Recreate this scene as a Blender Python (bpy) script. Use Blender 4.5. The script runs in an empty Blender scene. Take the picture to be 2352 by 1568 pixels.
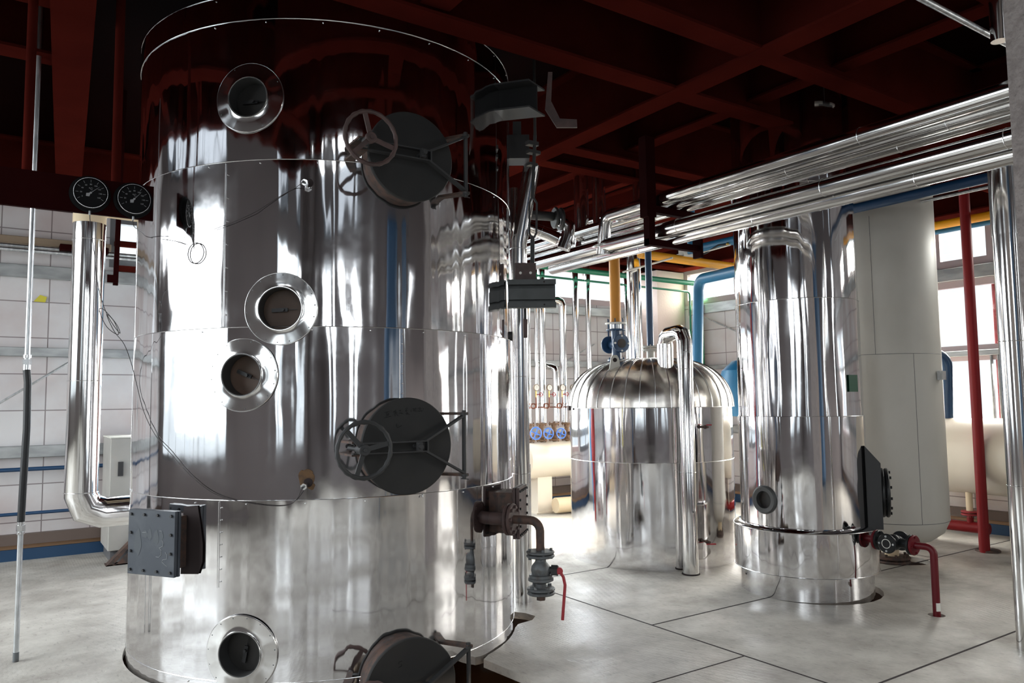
import bpy, bmesh, math, random
from mathutils import Vector as V, Matrix, noise
random.seed(7)
PI = math.pi
S = bpy.context.scene
COL = S.collection

# ------------------------------------------------------------------ camera, world, lights, exposure
F, PIT, ROL, CH = 1760.3, .0779, -.0114, 1.64
YAW = math.radians(34)
FW = V((math.sin(YAW), math.cos(YAW), 0)); RT = V((math.cos(YAW), -math.sin(YAW), 0))
fwd = (FW*math.cos(PIT) + V((0, 0, math.sin(PIT)))).normalized()
up = RT.cross(fwd).normalized()
rgt = RT*math.cos(ROL) + up*math.sin(ROL)
upv = -RT*math.sin(ROL) + up*math.cos(ROL)
cam_d = bpy.data.cameras.new('camera'); cam = bpy.data.objects.new('camera', cam_d); COL.objects.link(cam)
cam.matrix_world = Matrix(((rgt.x, upv.x, -fwd.x, 0), (rgt.y, upv.y, -fwd.y, 0), (rgt.z, upv.z, -fwd.z, CH), (0, 0, 0, 1)))
cam_d.sensor_width = 36; cam_d.lens = F/2352*36; cam_d.clip_start = .05
S.camera = cam
S.view_settings.view_transform = 'Standard'; S.view_settings.look = 'None'
S.view_settings.exposure = 0.35; S.view_settings.gamma = 1
S.view_settings.use_curve_mapping = False
w = bpy.data.worlds.new('sky'); S.world = w; w.use_nodes = True
w.node_tree.nodes['Background'].inputs[0].default_value = (.86, .93, 1, 1)
w.node_tree.nodes['Background'].inputs[1].default_value = 1.1

def daylight(name, loc, tgt, sx, sy, power, col=(1, 1, 1), spread=180):
    d = bpy.data.lights.new(name, 'AREA'); d.shape = 'RECTANGLE'; d.size = sx; d.size_y = sy
    d.energy = power; d.color = col; d.spread = math.radians(spread)
    o = bpy.data.objects.new(name, d); COL.objects.link(o); o.location = loc
    o.rotation_euler = (V(tgt)-V(loc)).to_track_quat('-Z', 'Y').to_euler()
    return o
COOL = (.93, .97, 1); WARM = (1, .80, .52)
XL, XR, YN, YF, ZD, ZT = -5.0, 9.95, -5.5, 9.95, 4.55, 8.0      # room: left wall, right wall, near wall, far wall, underside of the deck, high roof
DX, DY = -.9, 1.95      # edges of the deck: the hall is open to the high roof left of and before them
# window openings: (u0, u1, z0, z1)
W_FAR = [(1.1, 2.7, 3.3, 3.82), (3.0, 4.7, 3.3, 3.82), (5.1, 6.8, 3.3, 3.82), (7.1, 9.35, 3.3, 3.82), (1.7, 3.5, .9, 2.8), (4.0, 6.1, .9, 2.8)]  # the two low openings behind the tower are added, unseen, for more light
W_RIGHT = [(-1.2, .6, 3.3, 3.84), (1.6, 3.6, 3.3, 3.84), (4.36, 5.0, 3.3, 3.84), (5.4, 6.4, 3.3, 3.84), (6.7, 7.9, 3.3, 3.84), (8.2, 9.3, 3.3, 3.84), (5.5, 8.0, 1.0, 2.8), (4.27, 5.2, 2.22, 3.04), (4.30, 5.2, 1.26, 2.12), (-4, -1.5, 1, 2.8)]  # the wide low opening behind the clad column is added, unseen, to brighten
W_LEFT = [(-3.6, -2.6, .9, 4.4), (-1.9, -.3, .9, 4.4), (4.0, 8.9, .9, 4.4), (-3.6, -2.6, 4.9, 7.2), (-1.9, -.3, 4.9, 7.2), (4.0, 8.9, 4.9, 7.2)]
W_NEAR = [(-3.6, -3.0, 0.9, 4.4), (-2.3, -1.6, 0.9, 4.4), (-0.4, 0.4, 0.9, 4.4), (0.75, 1.15, 0.9, 4.4), (5.9, 6.05, 0.9, 4.4), (8.6, 9.2, 0.9, 4.4), (-3.6, -3.0, 4.9, 7.2), (-2.3, -1.6, 4.9, 7.2), (-0.4, 0.4, 4.9, 7.2), (0.75, 1.15, 4.9, 7.2), (5.9, 6.05, 4.9, 7.2), (8.6, 9.2, 4.9, 7.2)]
KW = 1
def wl(op, mk, k=1, col=COOL):
    for i, (a, b, z0, z1) in enumerate(op):
        loc, tgt = mk((a+b)/2, (z0+z1)/2)
        daylight('daylight', loc, tgt, b-a, z1-z0, KW*k*(b-a)*(z1-z0), col, 125)
wl(W_FAR, lambda u, z: ((u, YF+.3, z), (u, YF-2, z-1.9)), 48)
wl(W_RIGHT, lambda u, z: ((XR+.3, u, z), (XR-2, u, z-1.9)), 50, (1, .95, .88))
W_LOW = lambda W: [o for o in W if o[2] < 4.6]
wl(W_LEFT, lambda u, z: ((XL-.3, u, z), (XL+2, u, z-1.8)), 14)
wl(W_NEAR, lambda u, z: ((u, YN-.3, z), (u, YN+2, z-1.8)), 11)
# added warm lamp imitating low sun through the end window onto the far floor
daylight('sun_lamp', (XR+.6, 9.1, 3.75), (5.9, 7.9, 0), 1, .5, 520, WARM, 22)

# ------------------------------------------------------------------ pixel rays -> points of the room
def ray(px, py):
    a, b = px-1176, py-784
    u = a*math.cos(ROL)+b*math.sin(ROL); v = -a*math.sin(ROL)+b*math.cos(ROL)
    return fwd + RT*(u/F) + up*(-v/F)
def atz(px, py, z): d = ray(px, py); d = d*((z-CH)/d.z); d.z += CH; return d
def atx(px, py, x): d = ray(px, py); d = d*(x/d.x); d.z += CH; return d
def aty(px, py, y): d = ray(px, py); d = d*(y/d.y); d.z += CH; return d
def atd(px, py, D): d = ray(px, py); d = d*(D/d.dot(FW)); d.z += CH; return d     # forward distance

# ------------------------------------------------------------------ materials
MT = {}
def mat(name, col, rough=.5, metal=0, bump=None, noise_col=None, spec=.5, coat=0):
    m = bpy.data.materials.new(name); m.use_nodes = True; MT[name] = m
    nt = m.node_tree; N = nt.nodes; L = nt.links; b = N['Principled BSDF']
    b.inputs['Base Color'].default_value = (*col, 1); b.inputs['Roughness'].default_value = rough
    b.inputs['Metallic'].default_value = metal; b.inputs['Specular IOR Level'].default_value = spec
    b.inputs['Coat Weight'].default_value = coat
    tc = N.new('ShaderNodeTexCoord')
    if noise_col:       # (colour2, scale, lo, hi, stretch)
        c2, sc, lo, hi, st = noise_col
        mp = N.new('ShaderNodeMapping'); mp.inputs['Scale'].default_value = st; L.new(tc.outputs['Object'], mp.inputs[0])
        n = N.new('ShaderNodeTexNoise'); n.inputs['Scale'].default_value = sc; n.inputs['Detail'].default_value = 5
        L.new(mp.outputs[0], n.inputs['Vector'])
        r = N.new('ShaderNodeMapRange'); r.inputs[1].default_value = lo; r.inputs[2].default_value = hi; L.new(n.outputs[0], r.inputs[0])
        x = N.new('ShaderNodeMix'); x.data_type = 'RGBA'; x.inputs[6].default_value = (*col, 1); x.inputs[7].default_value = (*c2, 1)
        L.new(r.outputs[0], x.inputs[0]); L.new(x.outputs[2], b.inputs['Base Color'])
    if bump:            # (scale, strength, distance, stretch)
        sc, stg, dist, st = bump
        mp = N.new('ShaderNodeMapping'); mp.inputs['Scale'].default_value = st; L.new(tc.outputs['Object'], mp.inputs[0])
        n = N.new('ShaderNodeTexNoise'); n.inputs['Scale'].default_value = sc; n.inputs['Detail'].default_value = 2
        L.new(mp.outputs[0], n.inputs['Vector'])
        bp = N.new('ShaderNodeBump'); bp.inputs['Strength'].default_value = stg; bp.inputs['Distance'].default_value = dist
        L.new(n.outputs[0], bp.inputs['Height']); L.new(bp.outputs[0], b.inputs['Normal'])
    return m
mat('clad', (.76, .75, .76), .075, 1, (12, .14, .003, (1, 1, .05)))
def scuff(m, lo, hi):
    nt = MT[m].node_tree; N = nt.nodes; L = nt.links; tc = N.new('ShaderNodeTexCoord'); n = N.new('ShaderNodeTexNoise'); n.inputs['Scale'].default_value = 2.5; n.inputs['Detail'].default_value = 8; n.inputs['Roughness'].default_value = .7
    L.new(tc.outputs['Object'], n.inputs['Vector']); r = N.new('ShaderNodeMapRange'); r.inputs[1].default_value = .45; r.inputs[2].default_value = .75; r.inputs[3].default_value = lo; r.inputs[4].default_value = hi
    L.new(n.outputs[0], r.inputs[0]); L.new(r.outputs[0], N['Principled BSDF'].inputs['Roughness'])
scuff('clad', .05, .14)
mat('clad_pipe', (.74, .73, .72), .13, 1)
mat('clad_riser', (.78, .77, .76), .10, 1, (16, .12, .002, (1, 1, .05)))
mat('clad_dome', (.72, .68, .63), .27, 1, (5, .2, .005, (1, 1, 1)))
mat('galv', (.50, .52, .53), .35, .9, None, ((.68, .69, .70), 30, .4, .6, (1, 1, .3)))
mat('bead', (.75, .75, .75), .25, 1)
mat('dark_paint', (.030, .030, .031), .55, 0, (80, .1, .002, (1, 1, 1)))
mat('door_grey', (.022, .022, .022), .65, 0, None, ((.028, .027, .026), 6, .4, .7, (1, 1, 1)), .3)
mat('bracket_grey', (.060, .066, .066), .5, 0, None, ((.045, .05, .05), 12, .4, .7, (1, 1, 1)))
mat('blue_grey', (.038, .045, .058), .5, 0, None, ((.06, .068, .08), 9, .5, .75, (1, 1, 1)))
mat('rusty', (.10, .055, .04), .7, 0, None, ((.045, .035, .032), 25, .4, .65, (1, 1, 1)))
mat('brown_steel', (.085, .05, .045), .6, 0, None, ((.05, .032, .03), 14, .4, .7, (1, 1, 1)))
mat('valve_grey', (.13, .14, .145), .5, .3, None, ((.09, .08, .075), 22, .5, .7, (1, 1, 1)))
mat('valve_black', (.014, .015, .016), .35, .2)
mat('red_paint', (.12, .007, .012), .4, 0, spec=.3)
mat('bright_red', (.20, .008, .010), .45, 0, spec=.25)
mat('lever_red', (.35, .03, .04), .45, 0)
mat('maroon', (.020, .0020, .0020), .7, 0, None, ((.015, .0016, .0018), 3, .35, .7, (1, 1, 1)), .03)
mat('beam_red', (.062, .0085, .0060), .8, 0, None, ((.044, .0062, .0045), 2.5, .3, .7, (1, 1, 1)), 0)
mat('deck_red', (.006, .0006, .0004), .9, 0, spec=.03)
mat('blue_pipe', (.02, .17, .34), .4, 0)
mat('machine_blue', (.03, .085, .17), .5, 0)
mat('navy', (.012, .05, .12), .35, 0)
mat('wheel_blue', (.10, .25, .75), .4, 0)
mat('green_pipe', (.015, .19, .10), .4, 0)
mat('yellow_pipe', (.95, .42, .01), .45, 0)
mat('orange_pipe', (.62, .26, .03), .5, 0)
mat('white_paint', (.58, .56, .51), .45, 0, None, ((.46, .44, .39), 1.4, .4, .75, (1, 1, .6)))
mat('beige_paint', (.78, .70, .58), .45, 0)
mat('foam', (.75, .60, .40), .7, 0)
mat('black_rubber', (.008, .008, .009), .45, 0)
mat('black_gauge', (.004, .004, .0045), .6, 0, spec=.12)
mat('gauge_white', (.30, .30, .31), .5, 0)
mat('gauge_face', (.8, .78, .72), .4, 0)
mat('ink', (.004, .004, .005), .6, 0)
mat('chalk', (.35, .36, .36), .8, 0)
mat('smudge', (.075, .083, .092), .8, 0)
mat('frame_pink', (.48, .38, .38), .5, 0)
mat('frame_grey', (.12, .12, .125), .5, 0)
mat('girt', (.30, .31, .31), .45, .5, None, ((.42, .43, .43), 12, .4, .65, (.3, .3, 1)))
mat('tan_steel', (.30, .22, .15), .6, 0)
mat('wood', (.38, .22, .12), .7, 0)
mat('base_blue', (.008, .045, .11), .5, 0)
mat('base_brown', (.12, .085, .07), .6, 0)
mat('cabinet', (.42, .40, .37), .45, 0, None, ((.35, .34, .31), 3, .4, .7, (1, 1, 1)))
mat('dust', (.72, .70, .62), .9, 0)
mat('stain', (.06, .03, .012), .7, 0, None, ((.12, .06, .02), 25, .35, .6, (1, 1, 1)))
mat('glass_brown', (.050, .028, .016), .55, 0, None, ((.075, .04, .025), 8, .4, .7, (1, 1, 1)))
mat('glass_dark', (.010, .009, .008), .45, 0, None, ((.04, .02, .012), 9, .55, .7, (1, 1, 1)))
mat('tube_inner', (.06, .06, .06), .45, .3)
mat('rough_plaster', (.30, .265, .25), .95, 0, (40, 1, .02, (1, 1, 1)), ((.22, .19, .18), 30, .4, .65, (1, 1, 1)))
mat('pink_plaster', (.66, .53, .48), .9, 0, (30, .4, .01, (1, 1, 1)))
mat('hole_dark', (.02, .012, .012), .9, 0)
mat('cable', (.02, .014, .014), .5, 0)
mat('brown_cable', (.09, .035, .02), .5, 0)
mat('brass', (.7, .5, .15), .3, 1)
mat('copper_old', (.20, .06, .03), .5, .2)
mat('valve_rust', (.17, .10, .06), .6, .1, None, ((.28, .17, .10), 20, .4, .6, (1, 1, 1)))
mat('yellow_tag', (.55, .48, .04), .6, 0)
mat('green_label', (.02, .09, .05), .5, 0)

# wall panels: pale sandwich panels with thin grid joints and pinkish dirt
def wall_mat(name, ax):
    m = bpy.data.materials.new(name); m.use_nodes = True; MT[name] = m
    nt = m.node_tree; N = nt.nodes; L = nt.links; b = N['Principled BSDF']; b.inputs['Roughness'].default_value = .6
    tc = N.new('ShaderNodeTexCoord'); sp = N.new('ShaderNodeSeparateXYZ'); cb = N.new('ShaderNodeCombineXYZ')
    L.new(tc.outputs['Object'], sp.inputs[0]); L.new(sp.outputs[ax], cb.inputs[0]); L.new(sp.outputs[2], cb.inputs[1])
    br = N.new('ShaderNodeTexBrick'); br.offset = 0; br.squash = 1
    br.inputs['Scale'].default_value = 1; br.inputs['Mortar Size'].default_value = .006; br.inputs['Brick Width'].default_value = .47
    br.inputs['Row Height'].default_value = .40; br.inputs['Mortar Smooth'].default_value = .1
    br.inputs['Color1'].default_value = (.64, .62, .62, 1); br.inputs['Color2'].default_value = (.60, .585, .59, 1); br.inputs['Mortar'].default_value = (.24, .21, .21, 1)
    L.new(cb.outputs[0], br.inputs['Vector'])
    n = N.new('ShaderNodeTexNoise'); n.inputs['Scale'].default_value = 1.1; n.inputs['Detail'].default_value = 6; L.new(tc.outputs['Object'], n.inputs['Vector'])
    r = N.new('ShaderNodeMapRange'); r.inputs[1].default_value = .40; r.inputs[2].default_value = .66; r.inputs[4].default_value = .75; L.new(n.outputs[0], r.inputs[0])
    x = N.new('ShaderNodeMix'); x.data_type = 'RGBA'; x.blend_type = 'MULTIPLY'; x.inputs[7].default_value = (.74, .61, .58, 1)
    L.new(r.outputs[0], x.inputs[0]); L.new(br.outputs[0], x.inputs[6]); L.new(x.outputs[2], b.inputs['Base Color'])
mat('dim_panel', (.20, .178, .182), .7); wall_mat('panel_x', 0); wall_mat('panel_y', 1)

# floor: worn painted chequer plate
def floor_mat():
    m = bpy.data.materials.new('floor_plate'); m.use_nodes = True; MT['floor_plate'] = m
    nt = m.node_tree; N = nt.nodes; L = nt.links; b = N['Principled BSDF']
    tc = N.new('ShaderNodeTexCoord')
    n = N.new('ShaderNodeTexNoise'); n.inputs['Scale'].default_value = 2.2; n.inputs['Detail'].default_value = 10; n.inputs['Roughness'].default_value = .7; L.new(tc.outputs['Object'], n.inputs['Vector'])
    cr = N.new('ShaderNodeValToRGB'); e = cr.color_ramp.elements; e[0].position = .33; e[0].color = (.27, .245, .215, 1); e[1].position = .62; e[1].color = (.48, .455, .41, 1)
    L.new(n.outputs[0], cr.inputs[0])
    n3 = N.new('ShaderNodeTexNoise'); n3.inputs['Scale'].default_value = 38; n3.inputs['Detail'].default_value = 3
    mp3 = N.new('ShaderNodeMapping'); mp3.inputs['Rotation'].default_value = (0, 0, .6); mp3.inputs['Scale'].default_value = (1, .35, 1); L.new(tc.outputs['Object'], mp3.inputs[0]); L.new(mp3.outputs[0], n3.inputs['Vector'])
    r3 = N.new('ShaderNodeMapRange'); r3.inputs[1].default_value = .60; r3.inputs[2].default_value = .70; r3.inputs[4].default_value = .45; L.new(n3.outputs[0], r3.inputs[0])
    x = N.new('ShaderNodeMix'); x.data_type = 'RGBA'; x.inputs[7].default_value = (.17, .15, .135, 1)
    L.new(r3.outputs[0], x.inputs[0]); L.new(cr.outputs[0], x.inputs[6]); L.new(x.outputs[2], b.inputs['Base Color'])
    # lentil treads: two directions of little dashes
    def treads(rot, off):
        mp = N.new('ShaderNodeMapping'); mp.inputs['Rotation'].default_value = (0, 0, rot); mp.inputs['Location'].default_value = off; mp.inputs['Scale'].default_value = (28, 12, 1)
        L.new(tc.outputs['Object'], mp.inputs[0])
        vo = N.new('ShaderNodeTexVoronoi'); vo.inputs['Scale'].default_value = 1; vo.inputs['Randomness'].default_value = 0; L.new(mp.outputs[0], vo.inputs['Vector'])
        r = N.new('ShaderNodeMapRange'); r.inputs[1].default_value = .34; r.inputs[2].default_value = .22; L.new(vo.outputs['Distance'], r.inputs[0]); return r
    a = treads(.78, (0, 0, 0)); c = treads(-.78, (.3, .4, 0))
    mx = N.new('ShaderNodeMath'); mx.operation = 'MAXIMUM'; L.new(a.outputs[0], mx.inputs[0]); L.new(c.outputs[0], mx.inputs[1])
    n2 = N.new('ShaderNodeTexNoise'); n2.inputs['Scale'].default_value = .7; n2.inputs['Detail'].default_value = 4; L.new(tc.outputs['Object'], n2.inputs['Vector'])
    r2 = N.new('ShaderNodeMapRange'); r2.inputs[1].default_value = .42; r2.inputs[2].default_value = .62; r2.inputs[3].default_value = .34; r2.inputs[4].default_value = .75; L.new(n2.outputs[0], r2.inputs[0]); L.new(r2.outputs[0], b.inputs['Roughness'])
    bp = N.new('ShaderNodeBump'); bp.inputs['Strength'].default_value = .22; bp.inputs['Distance'].default_value = .003; L.new(mx.outputs[0], bp.inputs['Height'])
    bp2 = N.new('ShaderNodeBump'); bp2.inputs['Strength'].default_value = .3; bp2.inputs['Distance'].default_value = .01; L.new(n.outputs[0], bp2.inputs['Height']); L.new(bp.outputs[0], bp2.inputs['Normal']); L.new(bp2.outputs[0], b.inputs['Normal'])
floor_mat()
def pane_mat(nm, tr):
    m = bpy.data.materials.new(nm); m.use_nodes = True; MT[nm] = m
    N = m.node_tree.nodes; L = m.node_tree.links; N.remove(N['Principled BSDF'])
    t = N.new('ShaderNodeBsdfTransparent'); t.inputs[0].default_value = tr; g = N.new('ShaderNodeBsdfGlossy'); g.inputs['Roughness'].default_value = .03
    x = N.new('ShaderNodeMixShader'); x.inputs[0].default_value = .06; L.new(t.outputs[0], x.inputs[1]); L.new(g.outputs[0], x.inputs[2]); L.new(x.outputs[0], N['Material Output'].inputs[0])
pane_mat('pane', (.96, .98, .98, 1)); pane_mat('pane_tinted', (.30, .31, .32, 1))  # tint of the upper panes is added to dim their reflections

# ------------------------------------------------------------------ mesh helpers
class MB:
    def __init__(s): s.bm = bmesh.new()
    def box(s, c, d, rot=None):
        c = V(c); vs = []
        for i in range(8):
            p = V(((i & 1)-.5, (i >> 1 & 1)-.5, (i >> 2 & 1)-.5)); p = V((p.x*d[0], p.y*d[1], p.z*d[2]))
            if rot: p = rot @ p
            vs.append(s.bm.verts.new(c+p))
        for f in ((0, 2, 3, 1), (4, 5, 7, 6), (0, 1, 5, 4), (2, 6, 7, 3), (0, 4, 6, 2), (1, 3, 7, 5)): s.bm.faces.new([vs[i] for i in f])
        return s
    def bx(s, x0, x1, y0, y1, z0, z1): return s.box(((x0+x1)/2, (y0+y1)/2, (z0+z1)/2), (x1-x0, y1-y0, z1-z0))
    def tube(s, pts, r, seg=20, caps=True, r2=None):
        pts = [V(p) for p in pts]; d = (pts[1]-pts[0]).normalized()
        a = d.orthogonal().normalized(); b = d.cross(a)
        ring = [pts[0]+(a*math.cos(t)+b*math.sin(t))*r for t in [2*PI*i/seg for i in range(seg)]]
        rings = [ring]
        for i in range(1, len(pts)):
            d = (pts[i]-pts[i-1]).normalized()
            n = d if i == len(pts)-1 else (d+(pts[i+1]-pts[i]).normalized()).normalized()
            k = 1 if r2 is None else (r2/r if i == len(pts)-1 else 1)
            nr = []
            for p in rings[-1]:
                q = p+d*((pts[i]-p).dot(n)/d.dot(n)); nr.append(pts[i]+(q-pts[i])*k)
            rings.append(nr)
        vr = [[s.bm.verts.new(p) for p in g] for g in rings]
        for g, h in zip(vr, vr[1:]):
            for i in range(seg): s.bm.faces.new((g[i], g[(i+1) % seg], h[(i+1) % seg], h[i]))
        if caps: s.bm.faces.new(vr[0][::-1]); s.bm.faces.new(vr[-1])
        return s
    def cyl(s, p0, p1, r, seg=24, r2=None, caps=True): return s.tube([p0, p1], r, seg, caps, r2)
    def lathe(s, prof, c=(0, 0, 0), axis=(0, 0, 1), seg=32, close=False):
        c = V(c); ax = V(axis).normalized(); a = ax.orthogonal().normalized(); b = ax.cross(a)
        rs = []
        for (r, h) in prof:
            if r < 1e-6: rs.append([s.bm.verts.new(c+ax*h)])
            else: rs.append([s.bm.verts.new(c+ax*h+(a*math.cos(2*PI*i/seg)+b*math.sin(2*PI*i/seg))*r) for i in range(seg)])
        if close: rs.append(rs[0])
        for g, h in zip(rs, rs[1:]):
            for i in range(seg):
                j = (i+1) % seg
                if len(g) == 1 and len(h) == 1: continue
                if len(g) == 1: s.bm.faces.new((g[0], h[j], h[i]))
                elif len(h) == 1: s.bm.faces.new((g[i], g[j], h[0]))
                else: s.bm.faces.new((g[i], g[j], h[j], h[i]))
        return s
    def torus(s, c, axis, R, r, seg=40, rs=8):
        return s.lathe([(R+r*math.cos(2*PI*i/rs), r*math.sin(2*PI*i/rs)) for i in range(rs)], c, axis, seg, close=True)
    def disc(s, c, axis, r, t, seg=32, bev=.12):
        b = min(t*.3, r*bev)
        return s.lathe([(0, -t/2), (r-b, -t/2), (r, -t/2+b), (r, t/2-b), (r-b, t/2), (0, t/2)], c, axis, seg)
    def bolts(s, c, axis, R, n, r=.01, h=.02, ph=0):
        ax = V(axis).normalized(); a = ax.orthogonal().normalized(); b = ax.cross(a)
        for i in range(n):
            t = 2*PI*i/n+ph; p = V(c)+(a*math.cos(t)+b*math.sin(t))*R
            s.tube([p-ax*h/2, p+ax*h/2], r, 6)
        return s
    def ball(s, c, r, seg=12): return s.lathe([(r*math.sin(PI*i/8) if 0 < i < 8 else 0, -r*math.cos(PI*i/8)) for i in range(9)], c, (0, 0, 1), seg)
    def poly(s, pts): s.bm.faces.new([s.bm.verts.new(V(p)) for p in pts]); return s
    def prism(s, pts, vec):
        vec = V(vec); a = [s.bm.verts.new(V(p)) for p in pts]; b = [s.bm.verts.new(V(p)+vec) for p in pts]; n = len(a)
        s.bm.faces.new(a[::-1]); s.bm.faces.new(b)
        for i in range(n): s.bm.faces.new((a[i], a[(i+1) % n], b[(i+1) % n], b[i]))
        return s
BASE = {}
def make(name, mb, m, base, bevel=0):
    bm = mb.bm if isinstance(mb, MB) else mb
    bmesh.ops.recalc_face_normals(bm, faces=bm.faces[:])
    if bevel: bmesh.ops.bevel(bm, geom=bm.edges[:], offset=bevel, segments=1, affect='EDGES', profile=.5)
    for f in bm.faces: f.smooth = True
    for e in bm.edges:
        if len(e.link_faces) == 2 and e.calc_face_angle(0) > .55: e.smooth = False
    bmesh.ops.translate(bm, verts=bm.verts[:], vec=-base)
    me = bpy.data.meshes.new(name); bm.to_mesh(me); bm.free(); me.materials.append(MT[m])
    o = bpy.data.objects.new(name, me); COL.objects.link(o); return o
def part(name, mb, m, parent, label=None, bevel=0):
    b = BASE[parent.name]; o = make(name, mb, m, b, bevel); o.parent = parent; BASE[o.name] = b
    if label: o['label'] = label
    return o
def thing(name, label, cat, loc, group=None):
    o = bpy.data.objects.new(name, None); COL.objects.link(o); o.location = V(loc); o['label'] = label; o['category'] = cat
    if group: o['group'] = group
    o.empty_display_size = .1; BASE[o.name] = V(loc); return o
def split(name, mb, m, parent, label=None, merge=0):
    """every loose piece of mb becomes a part of its own"""
    bm = mb.bm; bm.verts.index_update(); seen = set(); out = []
    for v0 in bm.verts:
        if v0.index in seen: continue
        st_ = [v0]; seen.add(v0.index); isl = []
        while st_:
            v = st_.pop(); isl.append(v)
            for e in v.link_edges:
                u = e.other_vert(v)
                if u.index not in seen: seen.add(u.index); st_.append(u)
        nb = MB(); mp = {v.index: nb.bm.verts.new(v.co) for v in isl}; fs = set(f for v in isl for f in v.link_faces)
        for f in fs: nb.bm.faces.new([mp[v.index] for v in f.verts])
        out.append(part(name, nb, m, parent, label))
    bm.free(); return out
def single(name, mb, m, label, cat, group=None, bevel=0):
    vs = mb.bm.verts; lo = V([min(v.co[i] for v in vs) for i in range(3)]); hi = V([max(v.co[i] for v in vs) for i in range(3)])
    b = V(((lo.x+hi.x)/2, (lo.y+hi.y)/2, lo.z)); o = make(name, mb, m, b, bevel); o.location = b; BASE[o.name] = b
    o['label'] = label; o['category'] = cat
    if group: o['group'] = group
    return o
def struct(name, mb, m, parent=None):
    if parent: return part(name, mb, m, parent)
    o = make(name, mb, m, V((0, 0, 0))); o['kind'] = 'structure'; BASE[o.name] = V((0, 0, 0)); return o
def fillet(pts, rad, n=4):
    pts = [V(p) for p in pts]; out = [pts[0]]
    for a, b, c in zip(pts, pts[1:], pts[2:]):
        u = (a-b).normalized(); v = (c-b).normalized(); ang = u.angle(v); t = rad/math.tan(ang/2)
        ce = b+(u+v).normalized()*(rad/math.sin(ang/2)); s0 = b+u*t-ce; s1 = b+v*t-ce; tot = s0.angle(s1); ax = s0.cross(s1).normalized()
        for i in range(n+1): out.append(ce+Matrix.Rotation(tot*i/n, 3, ax) @ s0)
    return out+[pts[-1]]
def pipe(name, pts, r, m, label, cat='pipe', bands=(), rad=0, n=3, seg=28, group=None, band_r=.0025):
    """a lagged or painted pipe; bands are (segment index, fraction) places of joint bands"""
    path = fillet(pts, rad, n) if rad else [V(p) for p in pts]
    o = single(name, MB().tube(path, r, seg), m, label, cat, group)
    for (i, f) in bands:
        a, b = V(pts[i]), V(pts[i+1]); c = a.lerp(b, f)
        part('joint_band', MB().torus(c, b-a, r+.001, band_r, seg, 6), 'bead', o)
    return o
X, Y, Z = V((1, 0, 0)), V((0, 1, 0)), V((0, 0, 1))

# ================================================================== THE SETTING
def wall(name, axis, c, thick, u0, u1, ops, m):
    us = sorted({u0, u1, *[o[0] for o in ops], *[o[1] for o in ops]}); zs = sorted({-.05, ZT, *[o[2] for o in ops], *[o[3] for o in ops]})
    mb = MB()
    for a, b in zip(us, us[1:]):
        for d, e in zip(zs, zs[1:]):
            mu, mz = (a+b)/2, (d+e)/2
            if any(o[0] < mu < o[1] and o[2] < mz < o[3] for o in ops): continue
            if axis == 'y': mb.bx(a, b, min(c, c+thick), max(c, c+thick), d, e)
            else: mb.bx(min(c, c+thick), max(c, c+thick), a, b, d, e)
    struct(name, mb, m)
wall('wall_far', 'y', YF, .12, XL, XR, W_FAR, 'panel_x')
wall('wall_right', 'x', XR, .12, YN, YF, W_RIGHT, 'panel_y')
wall('wall_left', 'x', XL, -.12, YN, YF, W_LEFT, 'dim_panel')
wall('wall_near', 'y', YN, -.12, XL, XR, W_NEAR, 'dim_panel')
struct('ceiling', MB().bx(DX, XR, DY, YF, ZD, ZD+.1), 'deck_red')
struct('ceiling_upper', MB().bx(XL, XR, YN, YF, ZT, ZT+.1), 'dim_panel')
for nm, q in (('left', (XL-.1, XL, YN, YF)), ('right', (XR, XR+.1, YN, YF)), ('near', (XL, XR, YN-.1, YN)), ('far', (XL, XR, YF, YF+.1))): struct('wall_basement_'+nm, MB().bx(*q, -2.7, -.05), 'dim_panel')

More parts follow.
